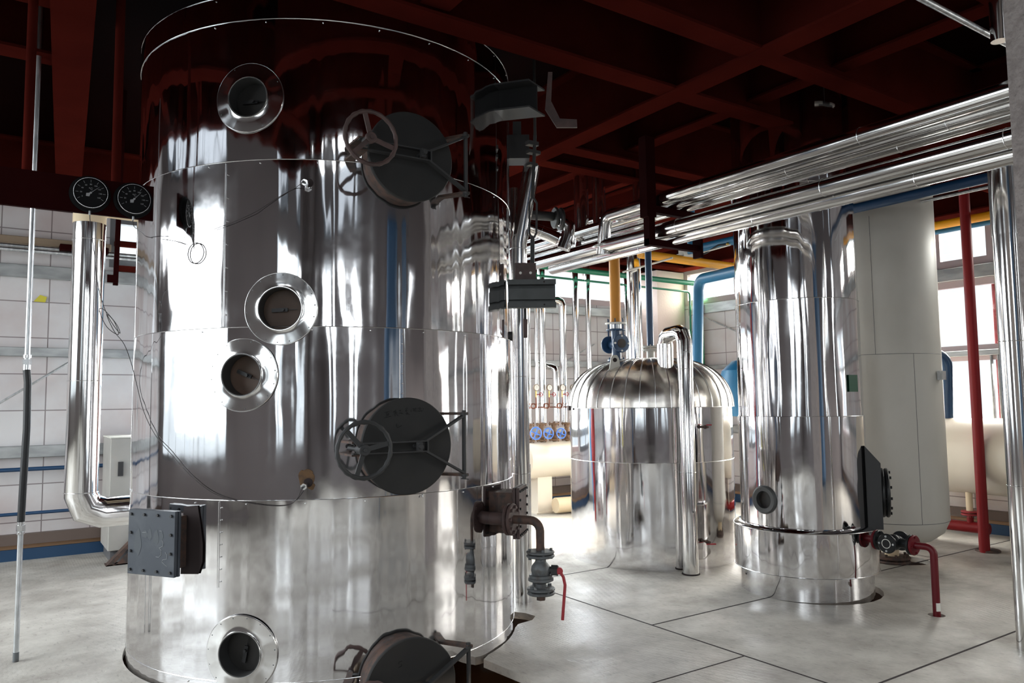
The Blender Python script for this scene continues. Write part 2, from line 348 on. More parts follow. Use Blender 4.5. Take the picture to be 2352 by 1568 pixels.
VC = V((2.116, 5.575, 0)); VR = 1.3533
def onV(px, py, R=VR, c=VC):
    d = ray(px, py); o = -c.xy; dd = d.xy; a = dd.dot(dd); b = dd.dot(o); k = o.dot(o)-R*R; D = b*b-a*k
    t = (-b-math.sqrt(max(D, 0)))/a; p = d*t; return math.atan2(p.y-c.y, p.x-c.x), CH+p.z
def pV(phi, z, n=0, R=VR, c=VC): return V((c.x+math.cos(phi)*(R+n), c.y+math.sin(phi)*(R+n), z))
phi_m3 = onV(938, 1530)[0]
TC = V((5.894, 6.09, 0)); TR = .864
CC = V((5.90, 4.22, 0)); CR = .52
WC = V((7.49, 4.36, 0)); WR = .5
def floor():
    bm = bmesh.new(); edges = []
    def loop(pts):
        vs = [bm.verts.new((x, y, 0)) for x, y in pts]
        for i in range(len(vs)): edges.append(bm.edges.new((vs[i], vs[(i+1) % len(vs)])))
    loop([(XL, YN), (XR, YN), (XR, YF), (XL, YF)])
    pts = []
    for i in range(96):
        t = 2*PI*i/96-PI; d = (t-phi_m3+PI) % (2*PI)-PI
        e = .004+.02*max(0, math.sin(t*1.0-2.2))
        if -.25 < d < .42: e = .62*min(1, (d+.25)/.07, (.42-d)/.10)+.02
        elif .42 <= d < 1.0: e = .012
        elif 1.0 <= d < 1.26: e = .16*math.sin((d-1.0)/.26*PI)+.02
        pts.append((VC.x+math.cos(t)*(VR+e), VC.y+math.sin(t)*(VR+e)))
    loop(pts)
    def circ(x, y, r, n=28): loop([(x+r*math.cos(2*PI*i/n), y+r*math.sin(2*PI*i/n)) for i in range(n)])
    circ(CC.x+.03, CC.y-.02, .575); circ(7.66, 4.32, .23); circ(5.94, 3.13, .06, 14)
    bmesh.ops.triangle_fill(bm, edges=edges, use_beauty=True)
    g = bmesh.ops.extrude_face_region(bm, geom=bm.faces[:])
    bmesh.ops.translate(bm, verts=[v for v in g['geom'] if isinstance(v, bmesh.types.BMVert)], vec=(0, 0, -.05))
    mb = MB(); mb.bm = bm; struct('floor', mb, 'floor_plate')
floor()
daylight('basement_light', (3.6, .6, -.5), (2.9, 3.6, -2.4), .5, .5, 45, (1, .8, .6))
struct('floor_lower', MB().bx(XL, XR, YN, YF, -2.7, -2.6), 'wood')
# joints between the floor plates
for i, (a, b, c, d) in enumerate([(4.03, 4.045, .5, 5.9), (4.04, 9.9, 4.195, 4.21), (1.0, 9.9, 2.595, 2.61), (4.2, 5.1, 5.86, 5.875), (6.1, 6.11, -2, 2.6), (3.2, 4.03, 3.36, 3.37), (8.0, 8.01, 4.2, 9.9)]):
    struct('trim_%d' % (i+1), MB().bx(a, b, c, d, -.004, .0012), 'hole_dark')

# windows: frame and pane
wi = 0
def window(axis, c, u0, u1, z0, z1, fm='frame_pink', mull=1):
    global wi; wi += 1
    mb = MB(); t = .045
    def b(a0, a1, b0, b1, th=.06):
        if axis == 'y': mb.bx(a0, a1, c-.01, c+th, b0, b1)
        else: mb.bx(c-.01, c+th, a0, a1, b0, b1)
    b(u0-t, u1+t, z0-t, z0+t); b(u0-t, u1+t, z1-t, z1+t); b(u0-t, u0+t, z0+t, z1-t); b(u1-t, u1+t, z0+t, z1-t)
    for i in range(1, mull): u = u0+(u1-u0)*i/mull; b(u-.02, u+.02, z0+t, z1-t)
    f = struct('window_%d' % wi, mb, fm)
    p = MB()
    if axis == 'y': p.bx(u0, u1, c+.03, c+.036, z0, z1)
    else: p.bx(c+.03, c+.036, u0, u1, z0, z1)
    part('pane', p, 'pane' if z0 < 4.6 else 'pane_tinted', f)
for (a, b, c, d) in W_FAR: window('y', YF, a, b, c, d, 'frame_grey' if a < 2 else 'frame_pink', 2)
for (a, b, c, d) in W_RIGHT: window('x', XR, a, b, c, d, 'frame_pink', 1 if b-a < 1.3 else 2)
for (a, b, c, d) in W_LEFT: window('x', XL-.05, a, b, c, d, 'frame_grey', max(1, round((b-a)/.9)))
for (a, b, c, d) in W_NEAR: window('y', YN-.05, a, b, c, d, 'frame_grey', 1)

# ------------------------------------------------------------------ steel of the ceiling
def ibeam(mb, ax, c, a, b, z0, h, w, tf=.02):
    for (z, d) in ((z0, tf), (z0+h-tf, tf)):
        if ax == 'x': mb.bx(c-w/2, c+w/2, a, b, z, z+d)
        else: mb.bx(a, b, c-w/2, c+w/2, z, z+d)
    if ax == 'x': mb.bx(c-.008, c+.008, a, b, z0+tf, z0+h-tf)
    else: mb.bx(a, b, c-.008, c+.008, z0+tf, z0+h-tf)
    return mb
BZ = 3.94
for (ax, c, a, b, w, z, lab) in [
    ('x', 4.22, DY, 9.8, .20, BZ, 'long dark red roof beam running from upper right to behind the big tower'),
    ('x', .40, DY, 9.8, .23, BZ, 'wide dark red roof beam at upper left seen above the two black gauges'),
    ('x', 5.10, DY, 9.8, .16, BZ+.12, 'shallower red roof beam just right of the long diagonal one'),
    ('x', 5.75, 5.95, 9.8, .12, BZ+.1, 'short red roof beam behind the hanging red bracket post'),
    ('x', 7.2, DY, 9.8, .20, BZ+.05, 'dark red roof beam above the white tank'),
    ('x', 8.7, DY, 9.8, .20, BZ+.05, 'dark red roof beam near the right wall of windows'),
    ('x', 2.1, DY, 3.9, .20, BZ+.05, 'dark red roof beam ending in front of the big tower')]:
    mb = ibeam(MB(), ax, c, a, b, z, ZD-z, w)
    if c == .40: bmesh.ops.rotate(mb.bm, verts=mb.bm.verts[:], cent=(.42, 6.5, 0), matrix=Matrix.Rotation(-.064, 3, 'Z'))
    single('roof_beam', mb, 'beam_red', lab, 'steel beam', 'long roof beams')
for (c, a, b, w, z, lab) in [
    (3.98, .56, 9.7, .18, BZ+.006, 'dark red cross beam passing just in front of the top of the big tower'),
    (3.21, DX, 9.7, .17, BZ+.008, 'dark red cross beam at the top edge, nearest full one to the camera'),
    (5.44, 4.33, 9.7, .17, BZ+.006, 'red cross beam right of the big tower, nearer of the lit pair'),
    (5.88, 4.33, 9.7, .16, BZ+.004, 'red cross beam right of the big tower, farther of the lit pair'),
    (5.15, DX, .21, .2, BZ+.1, 'dark red cross beam at upper left, nearer of the two'),
    (6.05, DX, .26, .2, BZ+.1, 'dark red cross beam at upper left, farther of the two'),
    (2.05, DX, 9.7, .16, BZ+.1, 'dark red cross beam at the top right corner beside the plaster column')]:
    single('cross_beam', ibeam(MB(), 'y', c, a, b, z, ZD-z, w), 'beam_red', lab, 'steel beam', 'cross beams of the roof')
single('wall_girder', ibeam(MB(), 'y', YF-.16, DX, XR-.35, 3.84, ZD-3.84, .28), 'beam_red', 'deep red girder along the top of the far wall', 'steel beam')
single('edge_beam', ibeam(MB(), 'x', DX+.08, DY, 9.7, 3.96, ZD-3.96, .16), 'beam_red', 'red beam along the left edge of the steel deck, outside the picture', 'steel beam')
single('wall_girder', ibeam(MB(), 'x', XR-.16, DY, YF, 3.86, ZD-3.86, .28), 'beam_red', 'deep red girder along the top of the right wall', 'steel beam')
single('wall_girder', MB().bx(8.35, XR-.31, YF-.9, YF-.62, 3.86, 3.90).bx(8.35, XR-.31, YF-.77, YF-.75, 3.90, ZD), 'beam_red', 'short red stub girder over the far corner column', 'steel beam')

# concrete columns
cc_ = atd(2316, 200, 3.72); COX, COY = cc_.x, cc_.y
o = single('plaster_column', MB().bx(COX, COX+.5, COY-.5, COY, 0, ZT), 'rough_plaster', 'rough grey plastered column at the right edge of the picture', 'column')
single('corner_column', MB().bx(9.28, XR-.02, YF-.62, YF-.02, 0, 3.84), 'pink_plaster', 'smooth pinkish column in the far corner behind the domed tank', 'column')

# girts, rails and base of the two visible walls
def girt(name, ax, c, u0, u1, z0, z1, m, lab, dep=.07, cat='rail', grp=None):
    mb = MB()
    if ax == 'y': mb.bx(u0, u1, c-dep, c, z0, z1)
    else: mb.bx(c-dep, c, u0, u1, z0, z1)
    return single(name, mb, m, lab, cat, grp, bevel=.006 if dep > .04 else 0)
for z0, z1, lab in ((3.06, 3.20, 'galvanised wall rail under the high windows of the far wall'), (2.19, 2.29, 'galvanised wall rail at head height on the far wall'), (1.09, 1.22, 'galvanised wall rail at waist height on the far wall')):
    girt('wall_rail', 'y', YF, XL+.05, 9.25, z0, z1, 'girt', lab, grp='rails of the far wall')
for z0, z1, lab in ((3.08, 3.24, 'galvanised rail under the small window of the right wall'), (2.13, 2.20, 'galvanised rail at head height on the right wall'), (1.09, 1.22, 'galvanised rail at waist height on the right wall')):
    girt('wall_rail', 'x', XR, YN+.05, 9.2, z0, z1, 'girt', lab, grp='rails of the right wall')
girt('rail_post', 'x', XR, 4.22, 4.27, 2.2, 3.08, 'tan_steel', 'thin tan upright below the small right window', .05)
for k, u in enumerate((4.32, 4.40)):
    girt('rail_post', 'x', XR, u, u+.02, 1.22, 2.13, 'girt', ('thin grey upright under the tan one on the right wall', 'second thin grey upright beside it on the right wall')[k], .05)
girt('steel_angle', 'y', YF, XL+.05, 1.06, 3.42, 3.50, 'tan_steel', 'tan steel angle on the far wall above the silver pipes at left', .12)
for k, (z, r) in enumerate(((3.38, .022), (3.33, .022))):
    pipe('wall_pipe', [(XL+.1, YF-.16-.06*k, z), (2.9, YF-.16-.06*k, z)], r, 'galv', ('upper thin silver pipe along the far wall at left', 'lower thin silver pipe along the far wall at left')[k])
girt('red_strap', 'y', YF, .54, 1.02, 3.36, 3.43, 'maroon', 'short dark red bar on the far wall left of the lagged downpipe', .27)
girt('red_strap', 'y', YF, 1.1, 3, 3.5, 3.56, 'beam_red', 'red flat bar crossing the left window', .09)
girt('red_strap', 'y', YF, 1.1, 3, 3.20, 3.27, 'beam_red', 'reddish brown flat bar under the left window', .09)
pipe('blue_wall_pipe', [(XL+.1, YF-.1, .97), (1.15, YF-.1, .97)], .022, 'navy', 'upper thin dark blue pipe along the far wall at left')
pipe('blue_wall_pipe', [(XL+.1, YF-.1, .50), (2.2, YF-.1, .50)], .018, 'navy', 'lower thin dark blue pipe along the far wall at left')
def base_run(ax, c, u0, u1, k):
    for nm, z0, z1, m, dp in (('baseboard_far', 0, .12, 'base_blue', .05), ('trim_base', .12, .17, 'wood', .02), ('trim_channel', .17, .28, 'base_brown', .09)):
        mb = MB()
        if ax == 'y': mb.bx(u0, u1, c-dp, c, z0, z1)
        else: mb.bx(c-dp, c, u0, u1, z0, z1)
        struct({'baseboard_far': 'baseboard_'+k, 'trim_base': 'trim_wood_'+k, 'trim_channel': 'trim_channel_'+k}[nm], mb, m)
base_run('y', YF, XL, 9.28, 'far'); base_run('x', XR, YN, 9.3, 'right')
pipe('tie_rod', [aty(-60, 960, YF-.09), aty(165, 828, YF-.09)], .012, 'galv', 'thin diagonal tie rod on the far wall behind the black hose', 'rod', seg=8)
pipe('tie_rod', [aty(1365, 790, YF-.09), aty(1300, 830, YF-.09)], .012, 'galv', 'thin diagonal tie rod on the far wall beside the blue sight fitting', 'rod', seg=8)
pipe('tie_rod', [atx(1610, 725, XR-.09), atx(1690, 760, XR-.09)], .012, 'galv', 'thin diagonal tie rod on the right wall beside the green pipe', 'rod', seg=8)
single('peeling_tape', MB().poly([aty(77, 692, YF-.01), aty(92, 677, YF-.012), aty(108, 682, YF-.03), aty(104, 694, YF-.01)]), 'yellow_tag', 'scrap of yellow foam showing through torn wall panel at left', 'scrap')

# ================================================================== THE BIG TOWER
tower = thing('tower', 'huge riveted aluminium clad tower with round sight glasses and manholes, at left', 'tank', (VC.x, VC.y, 0))
ZS = [-1.3, .073, 1.088, 2.091, 3.088, 3.954, 4.12]
dent = onV(845, 430)
def disp(phi, z, k, zz):
    e = math.sin(PI*min(1, max(0, (z-zz[0])/(zz[1]-zz[0]))))**.4
    c, s_ = math.cos(phi), math.sin(phi)
    d = .0085*noise.noise(V((c*3.2+k*5, s_*3.2, z*.22+k*9.1)))*(.35+.65*e)
    d += .0058*noise.noise(V((c*9+k*3, s_*9, z*.22+k*4.3)))*(.3+.7*e)
    d += .0016*noise.noise(V((c*26, s_*26+k, z*.5)))+.00055*noise.noise(V((c*11, s_*11+k, z*5.5)))
    g = math.exp(-((phi-dent[0])/.16)**2-((z-dent[1])/.28)**2)
    d += g*.012*noise.noise(V((c*14, s_*14, z*7)))
    return d*1.0
SEG = 720
PORTS = [onV(*q) for q in ((573, 226), (645, 709), (558, 861), (554, 1500))]
def in_port(p, z, r=.148): return any((((p-a+PI) % (2*PI)-PI)*VR)**2+(z-b)**2 < r*r for a, b in PORTS)
for k in range(len(ZS)-1):
    z0, z1 = ZS[k], ZS[k+1]; n = max(3, int((z1-z0)/.045)); bm = bmesh.new(); rings = []
    for j in range(n+1):
        z = z0+(z1-z0)*j/n
        rings.append([bm.verts.new(pV(2*PI*i/SEG, z, disp(2*PI*i/SEG, z, k, (z0, z1))+(.0015 if k % 2 else 0))) for i in range(SEG)])
    for g, h in zip(rings, rings[1:]):
        for i in range(SEG):
            if not in_port(2*PI*(i+.5)/SEG, (g[0].co.z+h[0].co.z)/2): bm.faces.new((g[i], g[(i+1) % SEG], h[(i+1) % SEG], h[i]))
    mb = MB(); mb.bm = bm; part('cladding_course', mb, 'clad', tower)
part('top_head', MB().lathe([(VR+.002, 4.12), (VR-.02, 4.14), (VR-.3, 4.22), (.75, 4.28), (.7, 4.30), (.7, ZD-.01)], VC, Z, 96), 'clad', tower)
for z in ZS[1:]:
    sb = part('seam_bead', MB().torus(V((VC.x, VC.y, z)), Z, VR+.002, .0026, 180, 6), 'bead', tower); rv = MB()
    for i in range(13): rv.ball(pV(-PI*i/12.5+z*.02+.45, z-.02, .003), .0045, 8)
    split('rivet', rv, 'bead', sb)
for (px, ya, yb) in ((519, 376, 750), (918, 755, 915), (503, 1152, 1350), (1168, 1105, 1420), (965, 1136, 1142)):
    p, za = onV(px, ya); _, zb = onV(px, yb)
    sb = part('vertical_seam', MB().cyl(pV(p, za, .003), pV(p, zb, .003), .0018, 6), 'bead', tower); rv = MB()
    for i in range(7): rv.ball(pV(p+.012, za+(zb-za)*(i+.5)/7, .003), .004, 8)
    split('rivet', rv, 'bead', sb)

def frame(phi, z):
    er = V((math.cos(phi), math.sin(phi), 0)); et = V((-math.sin(phi), math.cos(phi), 0)); O = pV(phi, z)
    return (lambda t, u, n: O+et*t+er*n+Z*u), er, et
def sight_port(px, py, ro, ri, gm, wip, nriv, squint=1.0):
    phi, z = onV(px, py); L, er, et = frame(phi, z)
    mb = MB(); bm = mb.bm; n = 64; rows = []
    for (r, o) in ((ro, .008), (ro-.003, .013), ((ro*2+ri)/3, .0145), ((ro+ri*2)/3, .016), (ri+.005, .018), (ri, .020)):
        row = []
        for i in range(n):
            a = 2*PI*i/n; t = r*math.cos(a); u = r*math.sin(a)
            w_ = .0035*noise.noise(V((math.cos(a)*3.1+px, math.sin(a)*3.1, r*9)))
            row.append(bm.verts.new(pV(phi+t/VR, z+u, o+(w_ if ri+.01 < r < ro-.01 else 0))))
        rows.append(row)
    for g, h in zip(rows, rows[1:]):
        for i in range(n): bm.faces.new((g[i], g[(i+1) % n], h[(i+1) % n], h[i]))
    ring = part('sight_port', mb, 'clad_pipe', tower, 'round bright collar around a sight glass')
    part('outer_bead', ringbead(phi, z, ro, .008), 'bead', ring)
    part('glass_tube', MB().lathe([(ri, .024), (ri-.006, .024), (ri-.006, -.11), (ri, -.11)], L(0, 0, 0), er, 48), 'tube_inner', ring)
    part('rim_lip', MB().torus(L(0, 0, .023), er, ri, .0028, 48, 6), 'bead', ring)
    part('sight_glass', MB().disc(L(0, 0, -.075), er, ri-.004, .012, 48), gm, ring)
    w_ = MB(); R3 = Matrix((et, Z, er)).transposed() @ Matrix.Rotation(wip, 3, 'Z')
    w_.box(L(0, 0, -.055)+R3 @ V((-.022, 0, 0)), (.095, .022, .010), R3); w_.cyl(L(0, 0, -.07), L(0, 0, -.035), .009, 12)
    w_.box(L(0, 0, -.057)+R3 @ V((.05, 0, 0)), (.06, .003, .003), R3)
    part('wiper', w_, 'black_rubber', ring)
    rv = MB()
    for i in range(nriv): a = 2*PI*(i+.3)/nriv; rv.ball(pV(phi+(ro-.014)*math.cos(a)/VR, z+(ro-.014)*math.sin(a), .011), .0045, 8)
    split('rivet', rv, 'valve_grey', ring)
def ringbead(phi, z, r, off, rr=.0022):
    mb = MB(); n = 56; pts = [pV(phi+r*math.cos(2*PI*i/n)/VR, z+r*math.sin(2*PI*i/n), off) for i in range(n)]
    c = V(pV(phi, z, off)); rows = []
    for i in range(n):
        d = (pts[(i+1) % n]-pts[i-1]).normalized(); a = (pts[i]-c).normalized(); b = d.cross(a)
        rows.append([mb.bm.verts.new(pts[i]+a*rr*math.cos(t)+b*rr*math.sin(t)) for t in [2*PI*j/5 for j in range(5)]])
    for i in range(n):
        g, h = rows[i], rows[(i+1) % n]
        for j in range(5): mb.bm.faces.new((g[j], g[(j+1) % 5], h[(j+1) % 5], h[j]))
    return mb
sight_port(573, 226, .212, .124, 'glass_dark', .02, 4)
sight_port(645, 709, .212, .128, 'glass_brown', .05, 18)
sight_port(558, 861, .212, .124, 'glass_brown', -.4, 16)
sight_port(554, 1500, .214, .126, 'glass_dark', 1.4, 15)

def handwheel(parent, c, ax, R, r, rot, m, nm='handwheel', spokes=3, wavy=True, sr=.012):
    ax = V(ax).normalized(); a = V((0, 0, 1)); b = a.cross(ax).normalized(); mb = MB(); n = 60; rs = 8; rings = []
    for i in range(n):
        t = 2*PI*i/n; d = a*math.cos(t)+b*math.sin(t); w_ = r*(1+(.16*math.cos(t*18) if wavy else 0))
        rings.append([mb.bm.verts.new(V(c)+d*(R+w_*math.cos(2*PI*j/rs))+ax*(r*math.sin(2*PI*j/rs))) for j in range(rs)])
    for i in range(n):
        g, h = rings[i], rings[(i+1) % n]
        for j in range(rs): mb.bm.faces.new((g[j], g[(j+1) % rs], h[(j+1) % rs], h[j]))
    for i in range(spokes):
        t = rot+2*PI*i/spokes; d = a*math.cos(t)+b*math.sin(t)
        mb.box(V(c)+d*(R*.5)+ax*0, (R*.98, sr*2.2, sr*.8), Matrix((d, ax.cross(d), ax)).transposed())
    mb.disc(V(c), ax, R*.21, r*2.6, 24); mb.disc(V(c)+ax*r*1.6, ax, R*.08, r, 12)
    return part(nm, mb, m, parent)
def manhole(px, py, r, wheelm, rot, wu=.0):
    phi, z = onV(px, py); phi -= .02; L, er, et = frame(phi, z)
    neck = part('manhole', MB().lathe([(r*.95, -.12), (r*.95, .080), (r*.5, .080)], L(0, 0, 0), er, 64), 'rusty', tower, 'rust stained round manhole neck')
    door = part('door', MB().disc(L(0, 0, .096), er, r, .026, 72, .02), 'door_grey', neck, 'dark grey round manhole door')
    for s_ in (1, -1):
        part('arm_bar', MB().prism([L(-.36, s_*.028-.004, .155), L(-.36, s_*.028+.004, .155), L(.10, s_*.030+.004, .14), L(.10, s_*.030-.004, .14)], er*.038), 'dark_paint', neck)
        p0, p1 = L(.09, s_*.030, .16), L(.352, s_*.172, .135); d = (p1-p0).normalized(); m3 = Matrix((d, er.cross(d).normalized(), d.cross(er.cross(d)).normalized())).transposed()
        part('fork_bar', MB().box((p0+p1)/2, ((p1-p0).length, .012, .04), m3), 'dark_paint', neck)
        part('hinge_lug', MB().prism([L(.27, s_*.185-.008, -.06), L(.38, s_*.185-.008, .10), L(.38, s_*.185-.008, .15), L(.345, s_*.185-.008, .15), L(.24, s_*.185-.008, -.02)], Z*.016), 'rusty', neck)
    part('hinge_pin', MB().cyl(L(.358, -.21, .135), L(.358, .205, .135), .013, 14).cyl(L(.358, -.195, .135), L(.358, -.18, .135), .022, 12).cyl(L(.358, .19, .135), L(.358, .175, .135), .022, 12).cyl(L(.335, -.207, .135), L(.385, -.213, .14), .003, 6), 'dark_paint', neck)
    part('centre_bolt', MB().cyl(L(.035, 0, .13), L(.035, 0, .235), .014, 12).box(L(.035, 0, .20), (.03, .05, .03), Matrix((et, Z, er)).transposed()), 'dark_paint', neck)
    part('fork_web', MB().box(L(.10, 0, .16), (.010, .06, .038), Matrix((et, Z, er)).transposed()), 'dark_paint', neck)
    part('latch_lug', MB().box(L(-.34, .035, .07), (.055, .012, .24), Matrix((et, Z, er)).transposed()).box(L(-.34, -.035, .07), (.055, .012, .24), Matrix((et, Z, er)).transposed()), 'rusty', neck)
    part('screw_spindle', MB().cyl(L(-.335, 0, .05), L(-.335, 0, .31), .013, 14).cyl(L(-.335, 0, .22), L(-.335, 0, .27), .026, 14), 'dark_paint', neck)
    handwheel(neck, L(-.335, 0, .30), er, .152, .0125, rot, wheelm)
    return neck, L, er, et
man1 = manhole(938, 372, .277, 'brown_steel', -.25)
man2 = manhole(930, 1022, .285, 'dark_paint', -.75)
man3 = manhole(938, 1566, .285, 'brown_steel', .5)
man1[0]['label'] = 'upper manhole with brown handwheel'; man2[0]['label'] = 'middle manhole with handwriting on its door'; man3[0]['label'] = 'lowest manhole with brown handwheel, partly below floor'

# handwriting on the doors (strokes as seen, in crop pixels of the photograph)
def strokes(parent, L, n, lst, m, ox, oy, sx, sz, r, name):
    mb = MB()
    for s_ in lst:
        pts = [L((x-ox)*sx, -(y-oy)*sz, n) for x, y in s_]
        mb.tube(pts, r, 5)
    part(name, mb, m, parent)
HW = [[(210, 535), (390, 500)], [(300, 475), (308, 545)], [(275, 560), (285, 720)], [(275, 565), (370, 555)], [(370, 555), (365, 660)], [(290, 615), (360, 610)], [(290, 655), (365, 650)], [(195, 765), (300, 725), (450, 695)],
      [(555, 515), (600, 470), (640, 500)], [(660, 415), (610, 580), (570, 635)], [(590, 480), (680, 520), (650, 545)], [(620, 560), (690, 640), (760, 690)], [(620, 640), (630, 700)], [(600, 600), (700, 595)],
      [(835, 420), (830, 500)], [(795, 475), (865, 465)], [(785, 565), (850, 560), (945, 600)],
      [(1040, 385), (1090, 345), (1130, 365)], [(1080, 400), (1065, 520)], [(1040, 470), (1145, 455)], [(1085, 520), (1135, 545)], [(1130, 540), (1075, 600), (1150, 615)], [(1140, 570), (1105, 655)], [(1110, 590), (1220, 635)],
      [(1290, 425), (1275, 470), (1285, 525)], [(1350, 375), (1400, 395)], [(1390, 390), (1370, 500)], [(1370, 420), (1410, 430)], [(1370, 460), (1405, 500)],
      [(1440, 380), (1480, 370)], [(1445, 400), (1460, 500)], [(1440, 440), (1490, 435)], [(1440, 500), (1520, 495)], [(1560, 365), (1590, 375)], [(1570, 485), (1605, 500)],
      [(1645, 330), (1650, 400)], [(1615, 410), (1700, 385)], [(1630, 400), (1670, 470)], [(1640, 520), (1690, 480)], [(1715, 480), (1745, 500), (1715, 515), (1710, 490)], [(1765, 375), (1805, 400), (1795, 465)],
      [(690, 1020), (690, 1150), (740, 1190), (890, 1105)], [(765, 1090), (768, 1115)]]
# 19.6 crop px per photo px, about 375 photo px per metre on the door
strokes(man2[1] and man2[0], man2[1], .1105, HW, 'ink', 1137, 2000, 1/19.6/375/.88, 1/19.6/375, .0016, 'handwriting')
strokes(man3[0], man3[1], .1105, [[(997, 535), (962, 540), (958, 560)], [(958, 560), (990, 568), (995, 590), (960, 605)]], 'ink', 1110, 890, 1/5.6/380/.88, 1/5.6/380, .0018, 'handwriting')

# square bolted access plate, lower left
def access_plate(px, py, w_, h_, m, nb, n0=.10, tilt=0, lab=None):
    phi, z = onV(px, py); L, er, et = frame(phi, z)
    if tilt:
        O = L(0, 0, 0); rr = Matrix.Rotation(tilt, 3, 'Z'); er = rr @ er; et = rr @ et; L = lambda t, u, n: O+et*t+er*n+Z*u
    R3 = Matrix((et, Z, er)).transposed()
    pl = part('access_cover', MB().box(L(0, 0, n0), (w_, h_, .022), R3), m, tower, lab, bevel=.002)
    part('cover_neck', MB().box(L(0, 0, n0-.10), (w_*.80, h_*.80, .17), R3), 'rusty', pl)
    part('neck_flange', MB().box(L(0, 0, n0-.025), (w_, h_, .018), R3), m, pl)
    mb = MB(); k = nb
    for i in range(k+1):
        for j in range(k+1):
            if 0 < i < k and 0 < j < k: continue
            t = (i/k-.5)*w_*.86; u = (j/k-.5)*h_*.86
            mb.tube([L(t, u, n0-.04), L(t, u, n0+.022)], .0085, 6)
    split('bolt', mb, 'dark_paint', pl)
    return pl, L
pl, L = access_plate(391, 1237, .36, .37, 'blue_grey', 3, .13, .14, 'dark blue grey square bolted cover')
CH_ = [[(750, 640), (780, 690), (770, 740), (705, 770), (745, 810), (745, 880), (700, 925), (645, 920)], [(815, 830), (855, 880), (850, 940), (770, 965), (760, 1000), (850, 1060)], [(700, 490), (745, 490)], [(380, 535), (450, 530)]]
strokes(pl, L, .1425, CH_, 'chalk', 545, 700, .36/870, .37/1080, .0009, 'chalk_marks')
sm = MB()
for (cx, cy, rx, ry) in ((300, 700, 65, 210), (640, 600, 50, 120), (520, 560, 40, 90), (430, 560, 60, 60), (740, 560, 35, 70)):
    sm.poly([L((cx-545+rx*math.cos(a)*(1+.15*math.sin(3*a)))*.36/870, -(cy-700+ry*math.sin(a)*(1+.1*math.cos(5*a)))*.37/1080, .1415+.0001*(cx % 7)) for a in [2*PI*i/20 for i in range(20)]])
part('dust_smudges', sm, 'smudge', pl)
# dark bent cladding opening beside the plate
phi, z = onV(446, 1240)
cut = MB(); cut.prism([pV(phi+a, z+b, .003) for a, b in ((-.06, .19), (.02, .20), (.035, .10), (.05, -.02), (.05, -.12), (.03, -.19), (-.07, -.20))], V((math.cos(phi), math.sin(phi), 0))*.004)
part('cladding_gap', cut, 'hole_dark', tower)
pr, Lr = access_plate(1156, 1172, .27, .34, 'brown_steel', 5, .13, .10, 'brown square bolted cover on the right flank')

# thermometer probes
def probe(px, py, lab):
    phi, z = onV(px, py); L, er, et = frame(phi, z)
    p = part('probe', MB().cyl(L(0, 0, -.02), L(-.004, -.004, .06), .013, 16).cyl(L(-.004, -.004, .05), L(-.006, -.006, .075), .019, 6), 'bead', tower, lab)
    part('probe_tip', MB().cyl(L(-.006, -.006, .07), L(-.01, -.01, .10), .007, 12), 'dark_paint', p)
    part('hole_ring', MB().disc(L(.01, .01, .004), er, .026, .004, 20), 'hole_dark', p)
    return L(-.01, -.01, .10)
tip1 = probe(706, 424, 'upper thermometer probe'); tip2 = probe(704, 1112, 'lower thermometer probe with rust stain')
phi, z = onV(700, 1105); st = MB()
for (a, b, ra, rb) in ((-.012, .02, .018, .045), (.022, .005, .024, .05), (.03, -.03, .016, .02), (.01, .04, .03, .03)):
    st.poly([pV(phi+a+ra*math.cos(t)/VR*(1+.2*math.sin(3*t)), z+b+rb*math.sin(t), .0045+.0004*a*20) for t in [2*PI*i/18 for i in range(18)]])
part('rust_stain', st, 'stain', tower)

# lifting / support brackets on the right flank
def channel(c, ex, ez, ln, h, fl, t):
    """channel: web in ex-ez plane, flanges along n"""
    ex = V(ex).normalized(); ez = V(ez).normalized(); n = ex.cross(ez); R3 = Matrix((ex, n, ez)).transposed(); mb = MB()
    mb.box(c, (ln, t, h), R3)
    for s_ in (1, -1): mb.box(V(c)+ez*(s_*(h-t)/2)+n*(fl/2), (ln, fl, t), R3)
    return mb, n
c1 = atd(1221, 676, 5.55); n = RT.cross(Z); R3b = Matrix((RT, n, Z)).transposed()
mb = MB().box(c1, (.345, .01, .20), R3b)
brk = part('support_bracket', mb, 'bracket_grey', tower, 'dark grey channel bracket jutting from the right flank', bevel=.002)
for s_ in (1, -1):
    part('flange', MB().box(c1+n*.03+Z*(s_*.098), (.350, .06, .010), R3b), 'bracket_grey', brk)
    part('lip', MB().box(c1+n*.058+Z*(s_*.083), (.350, .008, .036), R3b), 'bracket_grey', brk)
    part('bolt_hole', MB().cyl(c1+RT*.09+Z*(s_*.083)+n*.060, c1+RT*.09+Z*(s_*.083)+n*.0635, .006, 10), 'hole_dark', brk)
part('centre_rib', MB().box(c1+n*.02, (.34, .03, .085), R3b), 'bracket_grey', brk, bevel=.002)
c2 = atd(1172, 232, 5.35)
ex = (atd(1250, 222, 5.2)-atd(1100, 240, 5.5)).normalized()
mb, n = channel(c2, ex, Z, .45, .20, .11, .012); mb2, _ = channel(c2+V((0, 0, 0)), ex, Z, .45, .20, -.11, .012)
part('support_bracket', mb, 'dark_paint', tower, 'dark channel bracket high on the right flank'); part('bracket_stiffener', mb2, 'dark_paint', tower)
mb = MB().prism([atd(1085, 205, 5.5), atd(1088, 240, 5.5), atd(1125, 282, 5.4), atd(1125, 215, 5.4)], ex*.02)
part('bracket_gusset', mb, 'dark_paint', tower)
